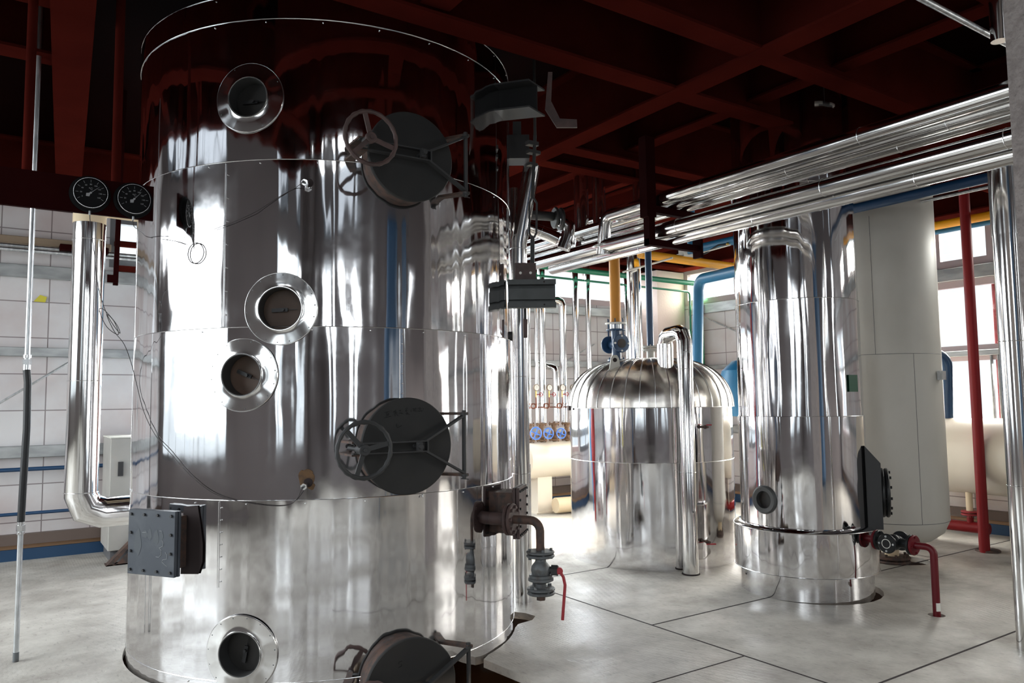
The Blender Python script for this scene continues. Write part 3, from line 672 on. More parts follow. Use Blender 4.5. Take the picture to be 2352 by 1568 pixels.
ba = MB().prism([atd(1259, 165, 5.2), atd(1269, 165, 5.2), atd(1266, 232, 5.2), atd(1286, 272, 5.2), atd(1325, 274, 5.2), atd(1326, 292, 5.2), atd(1279, 292, 5.2), atd(1252, 250, 5.2)], FW*.02)
part('bent_bar', ba, 'brown_steel', tower, 'bent flat bar at the end of the high bracket')
part('hook_ring', MB().disc(atd(1170, 772, 5.7), RT, .035, .05), 'dark_paint', tower)

# flanged outlet with ball valve, right flank
phi, z = onV(1128, 1190); L, er, et = frame(phi, z); e2 = (er*.9+RT*.25).normalized()
P0 = L(0, 0, 0)
outl = part('outlet', MB().cyl(P0-er*.05, P0+e2*.125, .042, 24), 'brown_steel', tower, 'flanged drain outlet')
part('flange', MB().disc(P0+e2*.125, e2, .105, .022, 40).disc(P0+e2*.152, e2, .105, .022, 40).bolts(P0+e2*.14, e2, .082, 8, .011, .075), 'brown_steel', outl)
bv = thing('drain_valve', 'grey flanged ball valve with long red lever on the tower drain', 'valve', P0+e2*.37-Z*.50)
pe = P0+e2*.345
part('bent_pipe', MB().tube(fillet([P0+e2*.160, pe, pe-Z*.19], .07, 6), .028, 20), 'rusty', bv)
zt = pe-Z*.20
part('upper_flange', MB().disc(zt, Z, .092, .018, 36).disc(zt-Z*.024, Z, .092, .018, 36).bolts(zt-Z*.012, Z, .072, 4, .010, .07, .4), 'valve_grey', bv)
part('valve_body', MB().lathe([(.034, 0), (.036, -.03), (.060, -.06), (.064, -.085), (.058, -.11), (.075, -.115), (.075, -.13), (.083, -.135), (.083, -.15), (.06, -.16), (.034, -.17), (.034, -.20)], zt-Z*.03, Z, 32), 'valve_grey', bv)
zb = zt-Z*.235
part('lower_flange', MB().disc(zb, Z, .092, .018, 36).disc(zb-Z*.024, Z, .092, .018, 36).bolts(zb, Z, .072, 4, .013, .05, .8), 'valve_grey', bv)
part('end_plug', MB().cyl(zb-Z*.03, zb-Z*.07, .03, 6), 'rusty', bv)
sc = zt-Z*.115
stm = part('valve_stem', MB().cyl(sc, sc+RT*.105-FW*.02, .024, 16).cyl(sc+RT*.07-FW*.01, sc+RT*.11-FW*.02, .035, 6), 'dark_paint', bv)
h0 = sc+RT*.12-FW*.03
part('lever', MB().cyl(h0-FW*.015, h0+FW*.02, .022, 16).tube([h0, h0+RT*.025-Z*.04, h0+RT*.035-Z*.09, h0+RT*.015-Z*.31], .010, 10), 'lever_red', bv, 'long red lever')

# sensor wires
def wire(name, pts, r, m, lab, grp=None):
    pts = [V(p) for p in pts]; out = []
    for i in range(len(pts)-1):     # catmull-rom smoothing
        p0, p1, p2, p3 = pts[max(0, i-1)], pts[i], pts[i+1], pts[min(len(pts)-1, i+2)]
        for k in range(5):
            t = k/5; out.append(.5*((2*p1)+(p2-p0)*t+(2*p0-5*p1+4*p2-p3)*t*t+(3*p1-p0-3*p2+p3)*t**3))
    out.append(pts[-1]); return single(name, MB().tube(out, r, 6), m, lab, 'cable', grp)
def vs(*l): return [pV(*onV(x, y), .012) for x, y in l]
# gauge board plane: y = YB
YB = 4.2 - 0
gp = {}
def bd(px, py): return aty(px, py, GY)
GY = atd(176, 450, 4.4).y
coil = [atd(225+28*math.cos(t*1.0)*.9+6*t, 722+20*math.sin(t)+6*t, 4.75+.02*math.sin(2*t)) for t in [i*PI/5 for i in range(0, 16)]]
wire('sensor_wire', [bd(205, 485)-Y*.03, atd(208, 520, 4.5), atd(217, 585, 4.6), atd(222, 640, 4.7), atd(234, 690, 4.75)]+[atd(*q, 4.75) for q in ((250, 730), (275, 765), (268, 745), (240, 712), (228, 712), (245, 750), (272, 768), (262, 738), (245, 722), (262, 760))]+[atd(285, 790, 4.85), atd(301, 832, 4.95)]+vs((318, 880), (335, 945), (362, 1000), (400, 1045), (440, 1090), (487, 1128), (530, 1145), (600, 1158), (655, 1160), (680, 1148))+[tip2], .0022, 'cable', 'thin dark wire from left gauge, coiled once, to the lower probe on the tower')
wire('sensor_wire', [bd(303, 503)-Y*.03, atd(308, 520, 4.55), atd(325, 532, 4.7)]+vs((345, 545), (400, 553), (430, 562)), .0022, 'cable', 'short thin wire from right gauge to the clad tower')
wire('sensor_wire', vs((495, 527), (540, 510), (590, 487), (640, 455), (680, 432))+[tip1], .0022, 'cable', 'thin wire rising across the tower to the upper probe')
phi, z = onV(453, 582)
single('wire_loop', ringbead(phi, z, .062, .012, .0032), 'cable', 'small loop of thin dark wire lying on the bright tower cladding', 'cable')

# ================================================================== LEFT SIDE
board = thing('gauge_board', 'dark red steel plate hanging at upper left, carrying two black gauges', 'plate', bd(176, 470))
a0, a1, b1, b0 = bd(-60, 378), bd(352, 436), bd(350, 514), bd(-60, 468)
zt_, zb_ = (bd(200, 409).z), (bd(200, 491).z)
x0_, x1_ = bd(-60, 420).x, bd(352, 470).x
part('plate', MB().bx(x0_, x1_, GY-.01, GY+.01, zb_, zt_), 'maroon', board)
for px in (62, 268):
    q = bd(px, 390); part('hanger', MB().cyl(V((q.x, GY+.03, zt_-.04)), V((q.x, GY+.03, ZD)), .026, 20), 'beam_red', board, 'red round hanger pipe')
def gauge(px, py, r, lab, na):
    c = bd(px, py)-Y*.012; g = thing('pressure_gauge', lab, 'gauge', c-Z*r, 'black gauges on the red board')
    part('case', MB().lathe([(0, 0), (r*1.18, 0), (r*1.18, .012), (r*1.02, .016), (r*1.0, .05), (r*.93, .052)], c, -Y, 48), 'black_gauge', g)
    part('bezel', MB().torus(c-Y*.05, -Y, r*.96, .0022, 56, 6), 'bead', g)
    part('dial', MB().disc(c-Y*.043, -Y, r*.92, .004, 48), 'black_gauge', g)
    tk = MB()
    for i in range(9):
        a = math.radians(210-30*i); d = X*math.cos(a)+Z*math.sin(a)
        tk.tube([c-Y*.047+d*r*.68, c-Y*.047+d*r*.84], .0011, 4)
    part('tick_marks', tk, 'gauge_white', g)
    d = X*math.cos(na)+Z*math.sin(na); e = X*-math.sin(na)+Z*math.cos(na); f = c-Y*.05
    part('needle', MB().prism([f-e*.0018, f+d*r*.72, f+e*.0018], -Y*.001).prism([f, f-d*r*.22+e*.012, f-d*r*.36+e*.0, f-d*r*.22-e*.012], -Y*.001).disc(f, -Y, .006, .004, 12), 'gauge_white', g)
    let = MB()
    def txt(s_, sz, p):
        t = bpy.data.curves.new('text', 'FONT'); t.body = s_; t.size = sz; t.align_x = 'CENTER'; t.align_y = 'CENTER'; t.extrude = .0003; t.resolution_u = 2
        o = bpy.data.objects.new('text', t); COL.objects.link(o); bpy.context.view_layer.update()
        me = o.evaluated_get(bpy.context.evaluated_depsgraph_get()).to_mesh(); q = c-Y*.0475+X*p[0]+Z*p[1]
        vv = [let.bm.verts.new(q+X*v.co.x+Z*v.co.y-Y*v.co.z) for v in me.vertices]
        for f in me.polygons:
            try: let.bm.faces.new([vv[k] for k in f.vertices])
            except ValueError: pass
        bpy.data.objects.remove(o); bpy.data.curves.remove(t)
    for i, s_ in enumerate(('0', '20', '40', '60', '80', '100', '120', '140', '160')):
        a = math.radians(210-30*i); txt(s_, r*.13, (r*.54*math.cos(a), r*.54*math.sin(a)))
    txt('\u2103', r*.2, (0, r*.25))
    part('dial_lettering', let, 'gauge_white', g)
    part('stem', MB().cyl(c-Y*.02-Z*r*1.1, c-Y*.02-Z*r*1.35, .006, 10), 'galv', g)
gauge(206, 448, .092, 'left black round gauge with white needle on the red hanging plate', math.radians(42))
gauge(305, 462, .092, 'right black round gauge at the end of the red hanging plate', math.radians(50))

# galvanised conduit with black hose
hx = atz(36, 1519, 0)
hose = thing('hose_riser', 'galvanised riser with a black rubber hose length, standing at the left edge', 'pipe', hx)
part('lower_pipe', MB().cyl(hx, hx+Z*.86, .0165, 18), 'galv', hose)
part('floor_collar', MB().cyl(hx-Z*.02, hx+Z*.06, .018, 16), 'valve_grey', hose)
part('hose_fitting', MB().cyl(hx+Z*.83, hx+Z*.87, .027, 6).cyl(hx+Z*.87, hx+Z*.90, .022, 16).cyl(hx+Z*.81, hx+Z*.825, .024, 16), 'bead', hose)
hp = [hx+Z*.89, hx+Z*1.1+RT*.004, hx+Z*1.5+RT*.015, hx+Z*1.8+RT*.010, hx+Z*1.885]
part('hose', MB().tube(hp, .0225, 18), 'black_rubber', hose, 'black rubber hose')
part('hose_fitting', MB().cyl(hx+Z*1.88, hx+Z*1.92, .022, 16).cyl(hx+Z*1.92, hx+Z*1.955, .029, 6).cyl(hx+Z*1.965, hx+Z*1.985, .024, 16), 'bead', hose)
part('upper_pipe', MB().cyl(hx+Z*1.9, hx+Z*(ZD-.02), .0165, 18), 'galv', hose)

# lagged downpipe with elbow into the tower
dp = atd(186, 1135, 6.25); ztop = atd(208, 512, 6.25).z; zel = atd(230, 1178, 6.3).z
dwn = thing('lagged_downpipe', 'thick shiny lagged downpipe left of the tower with an elbow into it', 'pipe', (dp.x, dp.y, zel))
pth = [(dp.x, dp.y, ztop), (dp.x, dp.y, zel), (dp.x+1.9, dp.y+.25, zel+.0), (dp.x+1.95, dp.y+.25, 0)]
part('lagging', MB().tube(fillet(pth, .16, 2), .122, 48), 'clad_riser', dwn)
for zz in (atd(200, 553, 6.25).z, atd(190, 875, 6.25).z, atd(185, 1130, 6.25).z): part('joint_band', MB().torus((dp.x, dp.y, zz), Z, .123, .003, 40, 6), 'bead', dwn)
part('joint_band', MB().torus(V(pth[1])+V((.42, .055, 0)), V((1.9, .25, 0)), .123, .003, 40, 6), 'bead', dwn)
part('foam_end', MB().tube(fillet([(dp.x, dp.y, ztop-.01), (dp.x, dp.y, ztop+.19), (dp.x+1.6, dp.y+.2, ztop+.19)], .14, 5), .124, 32), 'foam', dwn, 'bare yellowish foam above the lagging')

# red bar hanging behind the board, window upright
hb = atd(281, 380, 6.9); hb.z = ZD
single('hanging_bar', MB().cyl(hb, atd(265, 655, 6.9), .028, 4).box(atd(259, 640, 6.85), (.09, .02, .07)), 'maroon', 'dark red flat bar hanging behind the gauge board', 'bar')

# grey cabinet and bracket foot by the far wall
cb = aty(305, 1010, 9.3); cab = thing('control_cabinet', 'pale grey steel cabinet against the far wall, half hidden by the tower', 'cabinet', (cb.x, 9.5, 0))
cx0 = aty(252, 1100, 9.15).x; czt = aty(270, 1006, 9.15).z
part('body', MB().bx(cx0, cx0+.85, 9.15, 9.8, .12, czt), 'cabinet', cab, bevel=.006)
part('dusty_top', MB().bx(cx0-.005, cx0+.855, 9.145, 9.8, czt, czt+.012), 'dust', cab)
part('door_lock', MB().bx(cx0+.075, cx0+.125, 9.135, 9.15, czt-.40, czt-.25), 'dark_paint', cab)
part('plinth', MB().bx(cx0+.03, cx0+.82, 9.2, 9.78, 0, .12), 'frame_grey', cab)
t0 = atz(243, 1301, 0); t1 = atz(296, 1303, 0); tt = atd(290, 1243, 8.3)
mb = MB().prism([t0, t0+X*.06, V((tt.x+.12, t0.y, .30)), V((tt.x+.12, t0.y, .34))], Y*.12).prism([t0, t0+X*.5, V((t0.x+.5, t0.y, .012)), V((t0.x, t0.y, .012))], Y*.14).prism([t0+X*.08, t0+X*.5, V((t0.x+.5, t0.y, .32)), V((t0.x+.40, t0.y, .30))], Y*.008)
single('angle_foot', mb, 'rusty', 'rusty steel angle foot on the floor left of the tower', 'bracket')

# ================================================================== RIGHT OF THE TOWER
pb = atz(1205, 1366, 0)
rp = atd(1197, 545, 6.6); 
g = pipe('lagged_riser', [(pb.x, pb.y, 0), (pb.x, pb.y, 1.1)], .066, 'clad_riser', 'lagged riser standing on the floor right against the tower', bands=((0, .98),), seg=32)
q1 = atd(1195, 900, 6.45); q1.z = 0
pipe('lagged_riser', [(q1.x, q1.y, .0), (q1.x, q1.y, atd(1195, 560, 6.45).z), atd(1222, 380, 6.4)], .072, 'clad_riser', 'dented lagged riser beside the tower that leans right near the roof', bands=((0, .35), (0, .62), (0, .985)), seg=32)
pipe('lagged_riser', [V((atd(1182, 900, 6.6).x, atd(1182, 900, 6.6).y, 0)), atd(1182, 434, 6.6)], .055, 'clad_riser', 'shorter lagged riser with an open top beside the leaning one', seg=28)
# yellow level stick
single('yellow_level', MB().cyl(atd(1210, 940, 6.62), atd(1213, 1130, 6.62), .013, 10).cyl(atd(1213, 1110, 6.62), atd(1213, 1130, 6.62), .018, 10), 'yellow_tag', 'thin yellow level gauge tube beside the lagged riser', 'level gauge')
# hanger with turnbuckle
D = 5.6; tb = thing('turnbuckle_hanger', 'dark rod with an open turnbuckle holding the channel bracket', 'hanger', atd(1214, 605, D))
split('rod', MB().cyl(atd(1229, 310, D), atd(1223, 455, D), .013, 12).cyl(atd(1223, 545, D), atd(1223, 610, D), .016, 12), 'dark_paint', tb)
part('turnbuckle', MB().tube([atd(1223, 452, D), atd(1216, 466, D), atd(1216, 535, D), atd(1223, 550, D)], .008, 8).tube([atd(1224, 452, D), atd(1233, 466, D), atd(1232, 535, D), atd(1224, 550, D)], .008, 8), 'dark_paint', tb)
split('clamp', MB().box(atd(1222, 330, D), (.09, .05, .03)).box(atd(1225, 350, D), (.10, .05, .025)).box(atd(1222, 378, D), (.07, .05, .02)), 'dark_paint', tb)
pc = atd(1207, 627, D-.03); R3 = Matrix((RT, FW, Z)).transposed()
part('holed_plate', MB().box(pc, (.155, .02, .15), R3), 'brown_steel', tb, 'brown plate with two bolt holes')
for s_ in (-1, 1): part('bolt_hole', MB().cyl(pc+RT*.037*s_+Z*.0-FW*.012, pc+RT*.037*s_-FW*.008, .010, 14), 'gauge_face', tb)
part('top_rod', MB().cyl(atd(1229, 318, D), V((atd(1229, 318, D).x, atd(1229, 318, D).y, ZD)), .011, 10), 'dark_paint', tb)
lr = thing('lower_hanger', 'dark strap hanging under the channel bracket', 'hanger', atd(1207, 775, 5.7))
part('rod', MB().box(atd(1206, 722, 5.7), (.02, .012, .14), R3), 'dark_paint', lr)
part('strap', MB().box(atd(1207, 754, 5.68), (.03, .03, .14), R3), 'brown_steel', lr)
# big black valve body behind the hanger near the roof
bf = atd(1188, 345, 6.3)
single('pipe_clamp', MB().box(bf, (.20, .2, .2), R3).box(bf+Z*.16, (.07, .1, .14), R3), 'dark_paint', 'dark clamp block holding the risers just under the roof', 'clamp')

# flanged pipe with two elbows in front of the bundle
D = 7.4; fe = thing('flanged_elbow_pipe', 'dark flanged pipe ending in a shiny lagged elbow behind the turnbuckle', 'pipe', atd(1294, 572, D))
h1 = atd(1100, 485, 6.55)
part('dark_pipe', MB().tube([h1, atd(1268, 497, D)], .045, 20), 'dark_paint', fe)
part('flange', MB().disc(atd(1275, 500, D), RT+FW*.3, .105, .03, 40), 'dark_paint', fe); part('flange', MB().disc(atd(1287, 503, D), RT+FW*.3, .112, .03, 40), 'dark_paint', fe)
part('lagged_elbow', MB().tube([atd(1288, 504, D), atd(1306, 520, D), atd(1304, 545, D), atd(1294, 572, D)], .064, 28), 'clad_pipe', fe)
h2 = atd(1100, 500, 6.5)
pipe('lagged_stub', [h2, atd(1190, 513, 7.0), atd(1262, 540, 7.0), atd(1282, 550, 7.0)], .062, 'clad_pipe', 'shiny lagged pipe end left of the elbow under the dark flanges', bands=((1, .75),))

# large lagged riser pair going into the roof
for k, (px, D, r) in enumerate(((1337, 8.1, .078), (1378, 8.3, .072))):
    a = atd(px, 580, D); b = V((a.x, a.y, ZD))
    pipe('roof_riser', [a-Z*.1, b], r, 'clad_riser', ('left of two thick lagged pipes rising into the roof behind the bundle', 'right of two thick lagged pipes rising into the roof behind the bundle')[k], seg=32)
a = atd(1467, 465, 8.0); pipe('roof_riser', [a, V((a.x, a.y, ZD))], .06, 'clad_riser', 'dark lagged pipe rising into the roof behind the hanging red post', seg=28)

# ------------------------------------------------------------------ the pipe bundle
def bundle(px2300, x, px1, r, y0, y1, lab, bands, drop=0):
    """pipe along y at fixed x; height from where it crosses the right part of the picture"""
    p = atx(2300, px2300, x); z = p.z
    o = pipe('bundle_pipe', [(x, y0, z), (x, y1, z)]+([(x, y1+.06, z-.36)] if drop else []), r, rad=.09 if drop else 0, n=2, m='clad_pipe', label=lab, cat='pipe', bands=[(0, (yb-y0)/(y1-y0)) for yb in bands], seg=32, group='shiny lagged pipes of the overhead bundle')
    return z
YS = atx(2330, 300, 4.85).y-.35
zu = bundle(213, 4.86, 0, .062, YS, atx(1392, 508, 4.86).y, 'topmost near lagged pipe of the bundle, its far end elbowed down', (1.9, 2.9, 4.3), 1)
bundle(244, 5.02, 0, .050, YS, 7.2, 'lagged pipe just below and behind the topmost one of the bundle', (2.4, 3.6))
bundle(268, 5.16, 0, .045, YS, 6.5, 'third lagged pipe of the upper tier, farthest from the camera', (2.8,))
zl = bundle(322, 4.86, 0, .062, YS, 6.95, 'near lagged pipe of the lower tier with the bright top line', (2.0, 3.2, 4.6, 5.6))
bundle(363, 4.99, 0, .056, YS, 6.6, 'lowest lagged pipe of the overhead bundle', (2.6, 3.9, 5.2))
pipe('bundle_pipe', [(5.12, YS, zl-.03), (5.12, 4.9, zl-.03)], .045, 'clad_pipe', 'farther lagged pipe of the lower tier, mostly behind its neighbours', 'pipe', group='shiny lagged pipes of the overhead bundle')
# pipes seen behind, continuing to the far left over the domed tank
for k, (ya, yb, x) in enumerate(((590, 556, 5.15), (570, 540, 5.3), (548, 525, 5.45))):
    a = atx(1230, ya, x); pipe('bundle_pipe', [(x, a.y+.3, a.z), (x, a.y-1.9, a.z)], .045, 'clad_pipe', ('lowest', 'middle', 'highest')[k]+' of three shiny pipes glimpsed right of the turnbuckle', 'pipe', bands=((0, .3),), group='shiny pipes behind the turnbuckle')
# red hanger of the bundle
hp_ = atx(1495, 470, 4.76); hz0 = atx(1493, 566, 4.76).z
hg = thing('bundle_hanger', 'dark red steel post with two arms hanging from the roof and holding the pipe bundle', 'hanger', (4.76, hp_.y, hz0))
part('post', MB().bx(4.70, 4.77, hp_.y-.035, hp_.y+.035, hz0, BZ+.02), 'maroon', hg)
part('post_sleeve', MB().bx(4.67, 4.78, hp_.y-.045, hp_.y+.045, zu-.18, BZ+.02), 'maroon', hg)
part('arm', MB().bx(4.70, 5.35, hp_.y-.03, hp_.y+.03, zu-.13, zu-.068), 'maroon', hg)
part('arm', MB().bx(4.70, 5.35, hp_.y-.03, hp_.y+.03, zl-.145, zl-.088), 'maroon', hg)
part('arm_end', MB().bx(5.33, 5.36, hp_.y-.05, hp_.y+.05, zl-.2, zl-.02), 'maroon', hg)

# dark blue pipe under the bundle at right
a = atx(2200, 424, 6.75); pipe('dark_blue_pipe', [(6.75, YS-.5, a.z), (6.75, 5.2, a.z)], .045, 'navy', 'dark blue pipe just under the bundle, crossing the white tank')
a = atx(1640, 560, 6.75); pipe('dark_blue_pipe', [(6.9, 4.9, a.z+.03), (6.9, atx(1588, 560, 6.9).y, a.z+.03), (6.9, atx(1588, 560, 6.9).y, ZD)], .05, 'blue_pipe', 'blue pipe glimpsed under the bundle left of the tall clad column')
single('black_cable', MB().tube([atx(1597, 584, 6.845), atx(1620, 582, 6.845), atx(1650, 563, 6.845), atx(1672, 561, 6.845)], .011, 8), 'black_rubber', 'short black cable between brass fittings under the bundle', 'cable')
pipe('thin_steel_pipe', [atx(1598, 584, 6.84), atx(1678, 562, 6.84)], .009, 'gauge_face', 'thin pale conduit beside the black cable under the bundle', seg=10)
single('brass_fitting', MB().ball(atx(1596, 583, 6.845), .018).ball(atx(1671, 560, 6.845), .018), 'brass', 'small brass cable glands under the bundle', 'fitting')
single('pale_clamp', MB().box(atd(1576, 586, 9.35)+Z*.03, (.16, .10, .10)).box(atd(1578, 588, 9.35), (.24, .12, .04)), 'gauge_face', 'pale pipe clamp above the yellow pipe', 'clamp')

# ================================================================== DOMED TANK
tank = thing('domed_tank', 'squat shiny clad tank with a ribbed domed lid in the middle distance', 'tank', (TC.x, TC.y, 0))
def shell(parent, c, R, z0, z1, k, m='clad', amp=1, seg=360, nm='cladding_course', vz=.05, hole=None):
    n = max(3, int((z1-z0)/vz)); bm = bmesh.new(); rings = []
    for j in range(n+1):
        z = z0+(z1-z0)*j/n; row = []
        for i in range(seg):
            p = 2*PI*i/seg; c_, s_ = math.cos(p), math.sin(p); e = .3+.7*abs(math.sin(PI*j/n))**.5
            d = amp*(.0045*noise.noise(V((c_*R*5+k*7, s_*R*5, z*.5+k)))*e+.003*noise.noise(V((c_*R*12, s_*R*12+k*3, z*.6)))*e)
            row.append(bm.verts.new((c.x+c_*(R+d), c.y+s_*(R+d), z)))
        rings.append(row)
    for g, h in zip(rings, rings[1:]):
        for i in range(seg):
            if hole and (((2*PI*(i+.5)/seg-hole[0]+PI) % (2*PI)-PI)*R)**2+((g[0].co.z+h[0].co.z)/2-hole[1])**2 < .09**2: continue
            bm.faces.new((g[i], g[(i+1) % seg], h[(i+1) % seg], h[i]))
    mb = MB(); mb.bm = bm; return part(nm, mb, m, parent)
fz = lambda px, py, c, R: onV(px, py, R, c)[1]
zs1 = fz(1500, 1064, TC, TR); zs2 = fz(1500, 936, TC, TR); dome_top = atd(1500, 822, 8.1).z
shell(tank, TC, TR, -.01, zs1, 1); shell(tank, TC, TR, zs1, zs2, 2)
part('seam_bead', MB().torus((TC.x, TC.y, zs1), Z, TR+.002, .003, 90, 6), 'bead', tank)
dh = dome_top-zs2; RD = TR+.018
def domep(t, a, o=0):
    r = RD*math.cos(t)**.62 if t < PI/2-1e-4 else 0; return V((TC.x+(r+o*math.cos(t))*math.cos(a), TC.y+(r+o*math.cos(t))*math.sin(a), zs2+dh*math.sin(t)+o*math.sin(t)))
bm = bmesh.new(); NG = 36; ns = NG*6; rows = []
TS = [PI/2*i/22 for i in range(22)]+[PI/2*.985]
for t in TS:
    rows.append([bm.verts.new(domep(t, 2*PI*i/ns, .003*(1-abs((i % 6)-3)/3)*math.cos(t) if True else 0)) for i in range(ns)])
for g, h in zip(rows, rows[1:]):
    for i in range(ns): bm.faces.new((g[i], g[(i+1) % ns], h[(i+1) % ns], h[i]))
bm.faces.new(rows[-1])
mb = MB(); mb.bm = bm; lid = part('domed_lid', mb, 'clad_dome', tank)
for i in range(NG):
    a = 2*PI*i/NG; part('lid_rib', MB().tube([domep(t, a, .004) for t in TS], .0052, 6), 'bead', lid)
part('lid_edge', MB().torus((TC.x, TC.y, zs2), Z, RD+.002, .004, 120, 6), 'bead', lid)
# outlet stub, elbow and lagged drop pipe: runs from the lid over the edge and down in front
db = atz(1587, 1318, 0); sx = atd(1528, 835, 7.75); ztp = atd(1560, 762, 7.4).z
dpipe = thing('overflow_pipe', 'lagged pipe leaving the domed lid, bending over and dropping to the floor in front', 'pipe', (db.x, db.y, 0))
part('stub', MB().cyl((sx.x, sx.y, sx.z-.12), (sx.x, sx.y, atd(1527, 790, 7.75).z), .082, 36), 'clad_pipe', dpipe)
part('lagging', MB().tube(fillet([(sx.x, sx.y, sx.z+.1), (sx.x, sx.y, ztp), (db.x, db.y, ztp), (db.x, db.y, .01)], .10, 2), .074, 36), 'clad_riser', dpipe)
for zz in (ztp-.20, ztp-.36, .95): part('joint_band', MB().torus((db.x, db.y, zz), Z, .075, .003, 32, 6), 'bead', dpipe)
part('floor_ring', MB().disc((db.x, db.y, .004), Z, .085, .012), 'hole_dark', dpipe)
# lifting lug
lg = atd(1413, 852, 7.85)
lug = part('lifting_lug', MB().prism([lg-RT*.075-Z*.07, lg+RT*.085-Z*.03, lg+RT*.06+Z*.0, lg+RT*.042+Z*.13, lg+RT*.022+Z*.165, lg-RT*.022+Z*.165, lg-RT*.042+Z*.13, lg-RT*.06+Z*.0], FW*.03), 'white_paint', lid, 'white lifting lug')
part('lug_hole', MB().cyl(lg+Z*.115-FW*.002, lg+Z*.115+FW*.002, .022, 20), 'hole_dark', lug)
# blue sight fitting under the orange pipe
D = 8.25; s0 = atd(1416, 790, D); sf = thing('sight_fitting', 'dark blue flanged sight fitting under the orange pipe on the domed tank', 'fitting', atd(1414, 835, D))
top = atd(1414, 742, D); ff = (-FW+RT*.35).normalized(); f2 = (-RT*.85-FW*.5).normalized()
part('top_flange', MB().disc(top-Z*.005, Z, .115, .018, 32), 'gauge_face', sf, 'pale upper flange')
part('lower_flange', MB().disc(top-Z*.075, Z, .105, .018, 32).bolts(top-Z*.05, Z, .09, 6, .007, .19), 'navy', sf)
part('neck', MB().cyl(top, top-Z*.07, .062, 24), 'galv', sf); part('body', MB().cyl(top-Z*.07, s0-Z*.19, .05, 24), 'navy', sf)
part('side_flange', MB().disc(s0+ff*.11, ff, .098, .022, 40).cyl(s0-ff*.1, s0+ff*.10, .055, 24).disc(s0-ff*.11-RT*.03, ff, .095, .022, 40), 'navy', sf)
part('glass', MB().disc(s0+ff*.123, ff, .05, .006, 32), 'glass_dark', sf); part('bolts', MB().bolts(s0+ff*.125, ff, .079, 4, .011, .014, .78), 'gauge_face', sf)
part('bottom_flange', MB().disc(s0-Z*.175, Z, .10, .02, 32).bolts(s0-Z*.175, Z, .085, 6, .008, .06), 'navy', sf)
pipe('orange_pipe', [top+Z*.0, V((top.x, top.y, 3.25))], .058, 'orange_pipe', 'orange pipe standing on the blue sight fitting')
D = 8.6; q = atd(1494, 797, D); bl = thing('blue_feed_pipe', 'dark blue upright pipe bolted to the crown of the domed tank', 'pipe', q-Z*.1)
part('pipe', MB().cyl(q, V((q.x, q.y, 3.4)), .038, 24), 'navy', bl)
part('flange', MB().disc(q, Z, .10, .02, 32).disc(q-Z*.035, Z, .10, .02, 32).bolts(q-Z*.02, Z, .08, 6, .009, .09), 'white_paint', bl)
part('nozzle', MB().cyl(q-Z*.03, q-Z*.25, .045, 20), 'white_paint', bl)
for k, (px, py) in enumerate(((1612, 980), (1617, 1242))):
    phi, z = onV(px, py, TR, TC); e = V((math.cos(phi), math.sin(phi), 0)); p = V((TC.x, TC.y, z))+e*TR
    cc = thing('sampling_cock', ('small red sampling cock high on the domed tank', 'small red sampling cock low on the domed tank')[k], 'valve', p+e*.05)
    part('body', MB().cyl(p-e*.02, p+e*.09, .012, 12).ball(p+e*.05, .02), 'rusty', cc)
    part('handle', MB().box(p+e*.06+RT*.03+Z*(.02 if k == 0 else -.02), (.09 if k else .05, .02, .012), R3), 'lever_red', cc)
single('edge_clip', MB().box(pV(onV(1313, 932, TR, TC)[0], zs2, .03, TR, TC), (.03, .03, .05)), 'brown_steel', 'tiny rusty clip at the left rim of the domed tank', 'clip')

# ================================================================== TALL CLAD COLUMN
colm = thing('clad_column', 'tall slim shiny clad column with a wider collar at its foot', 'tank', (CC.x, CC.y, 0))
zc1 = fz(1830, 1225, CC, .585); zc0 = fz(1830, 1327, CC, .585); zA = fz(1830, 957, CC, CR); zB = fz(1830, 684, CC, CR); zC = fz(1800, 540, CC, CR)
shell(colm, CC, .542, -.05, zc0, 3, seg=300); shell(colm, CC, .588, zc0-.0, zc1, 4, amp=1.4, seg=300, nm='foot_collar')
part('collar_lip', MB().lathe([(CR, zc1+.022), (.56, zc1+.02), (.59, zc1+.0), (.588, zc1-.01)], CC, Z, 120), 'clad', colm)
part('collar_underside', MB().lathe([(.54, zc0+.002), (.589, zc0)], CC, Z, 120), 'bead', colm)
shell(colm, CC, CR+.004, zc1, zA, 5, seg=300, vz=.03, hole=onV(1757, 1147, CR, CC)); shell(colm, CC, CR-.004, zA, zB, 6, seg=300, vz=.08); shell(colm, CC, CR-.01, zB, 3.45, 7, seg=300, vz=.08)
shell(colm, CC, CR-.012, 3.45, ZD, 8, seg=300, vz=.08)
for z, r in ((zA, CR), (zB, CR-.004), (3.45, CR-.006), (zc1, .589), (zc0, .589)): part('seam_bead', MB().torus((CC.x, CC.y, z), Z, r+.002, .0028, 96, 6), 'bead', colm)
phi, z = onV(1757, 1147, CR, CC); e = V((math.cos(phi), math.sin(phi), 0)); c = V((CC.x, CC.y, z))+e*CR
hh = part('sight_hole', MB().lathe([(.118, -.02), (.118, .014), (.105, .022), (.072, .02), (.068, .0), (.068, -.05)], c, e, 36), 'tube_inner', colm, 'dark rubber rimmed round hole')
part('hole_glass', MB().disc(c-e*.02, e, .07, .01), 'glass_dark', hh)
phi, z = onV(1963, 880, CR, CC); part('green_label', MB().box(pV(phi-.05, z, .004, CR, CC), (.12, .004, .14), Matrix.Rotation(phi-.05+PI/2, 3, 'Z')), 'green_label', colm, 'small dark green label')
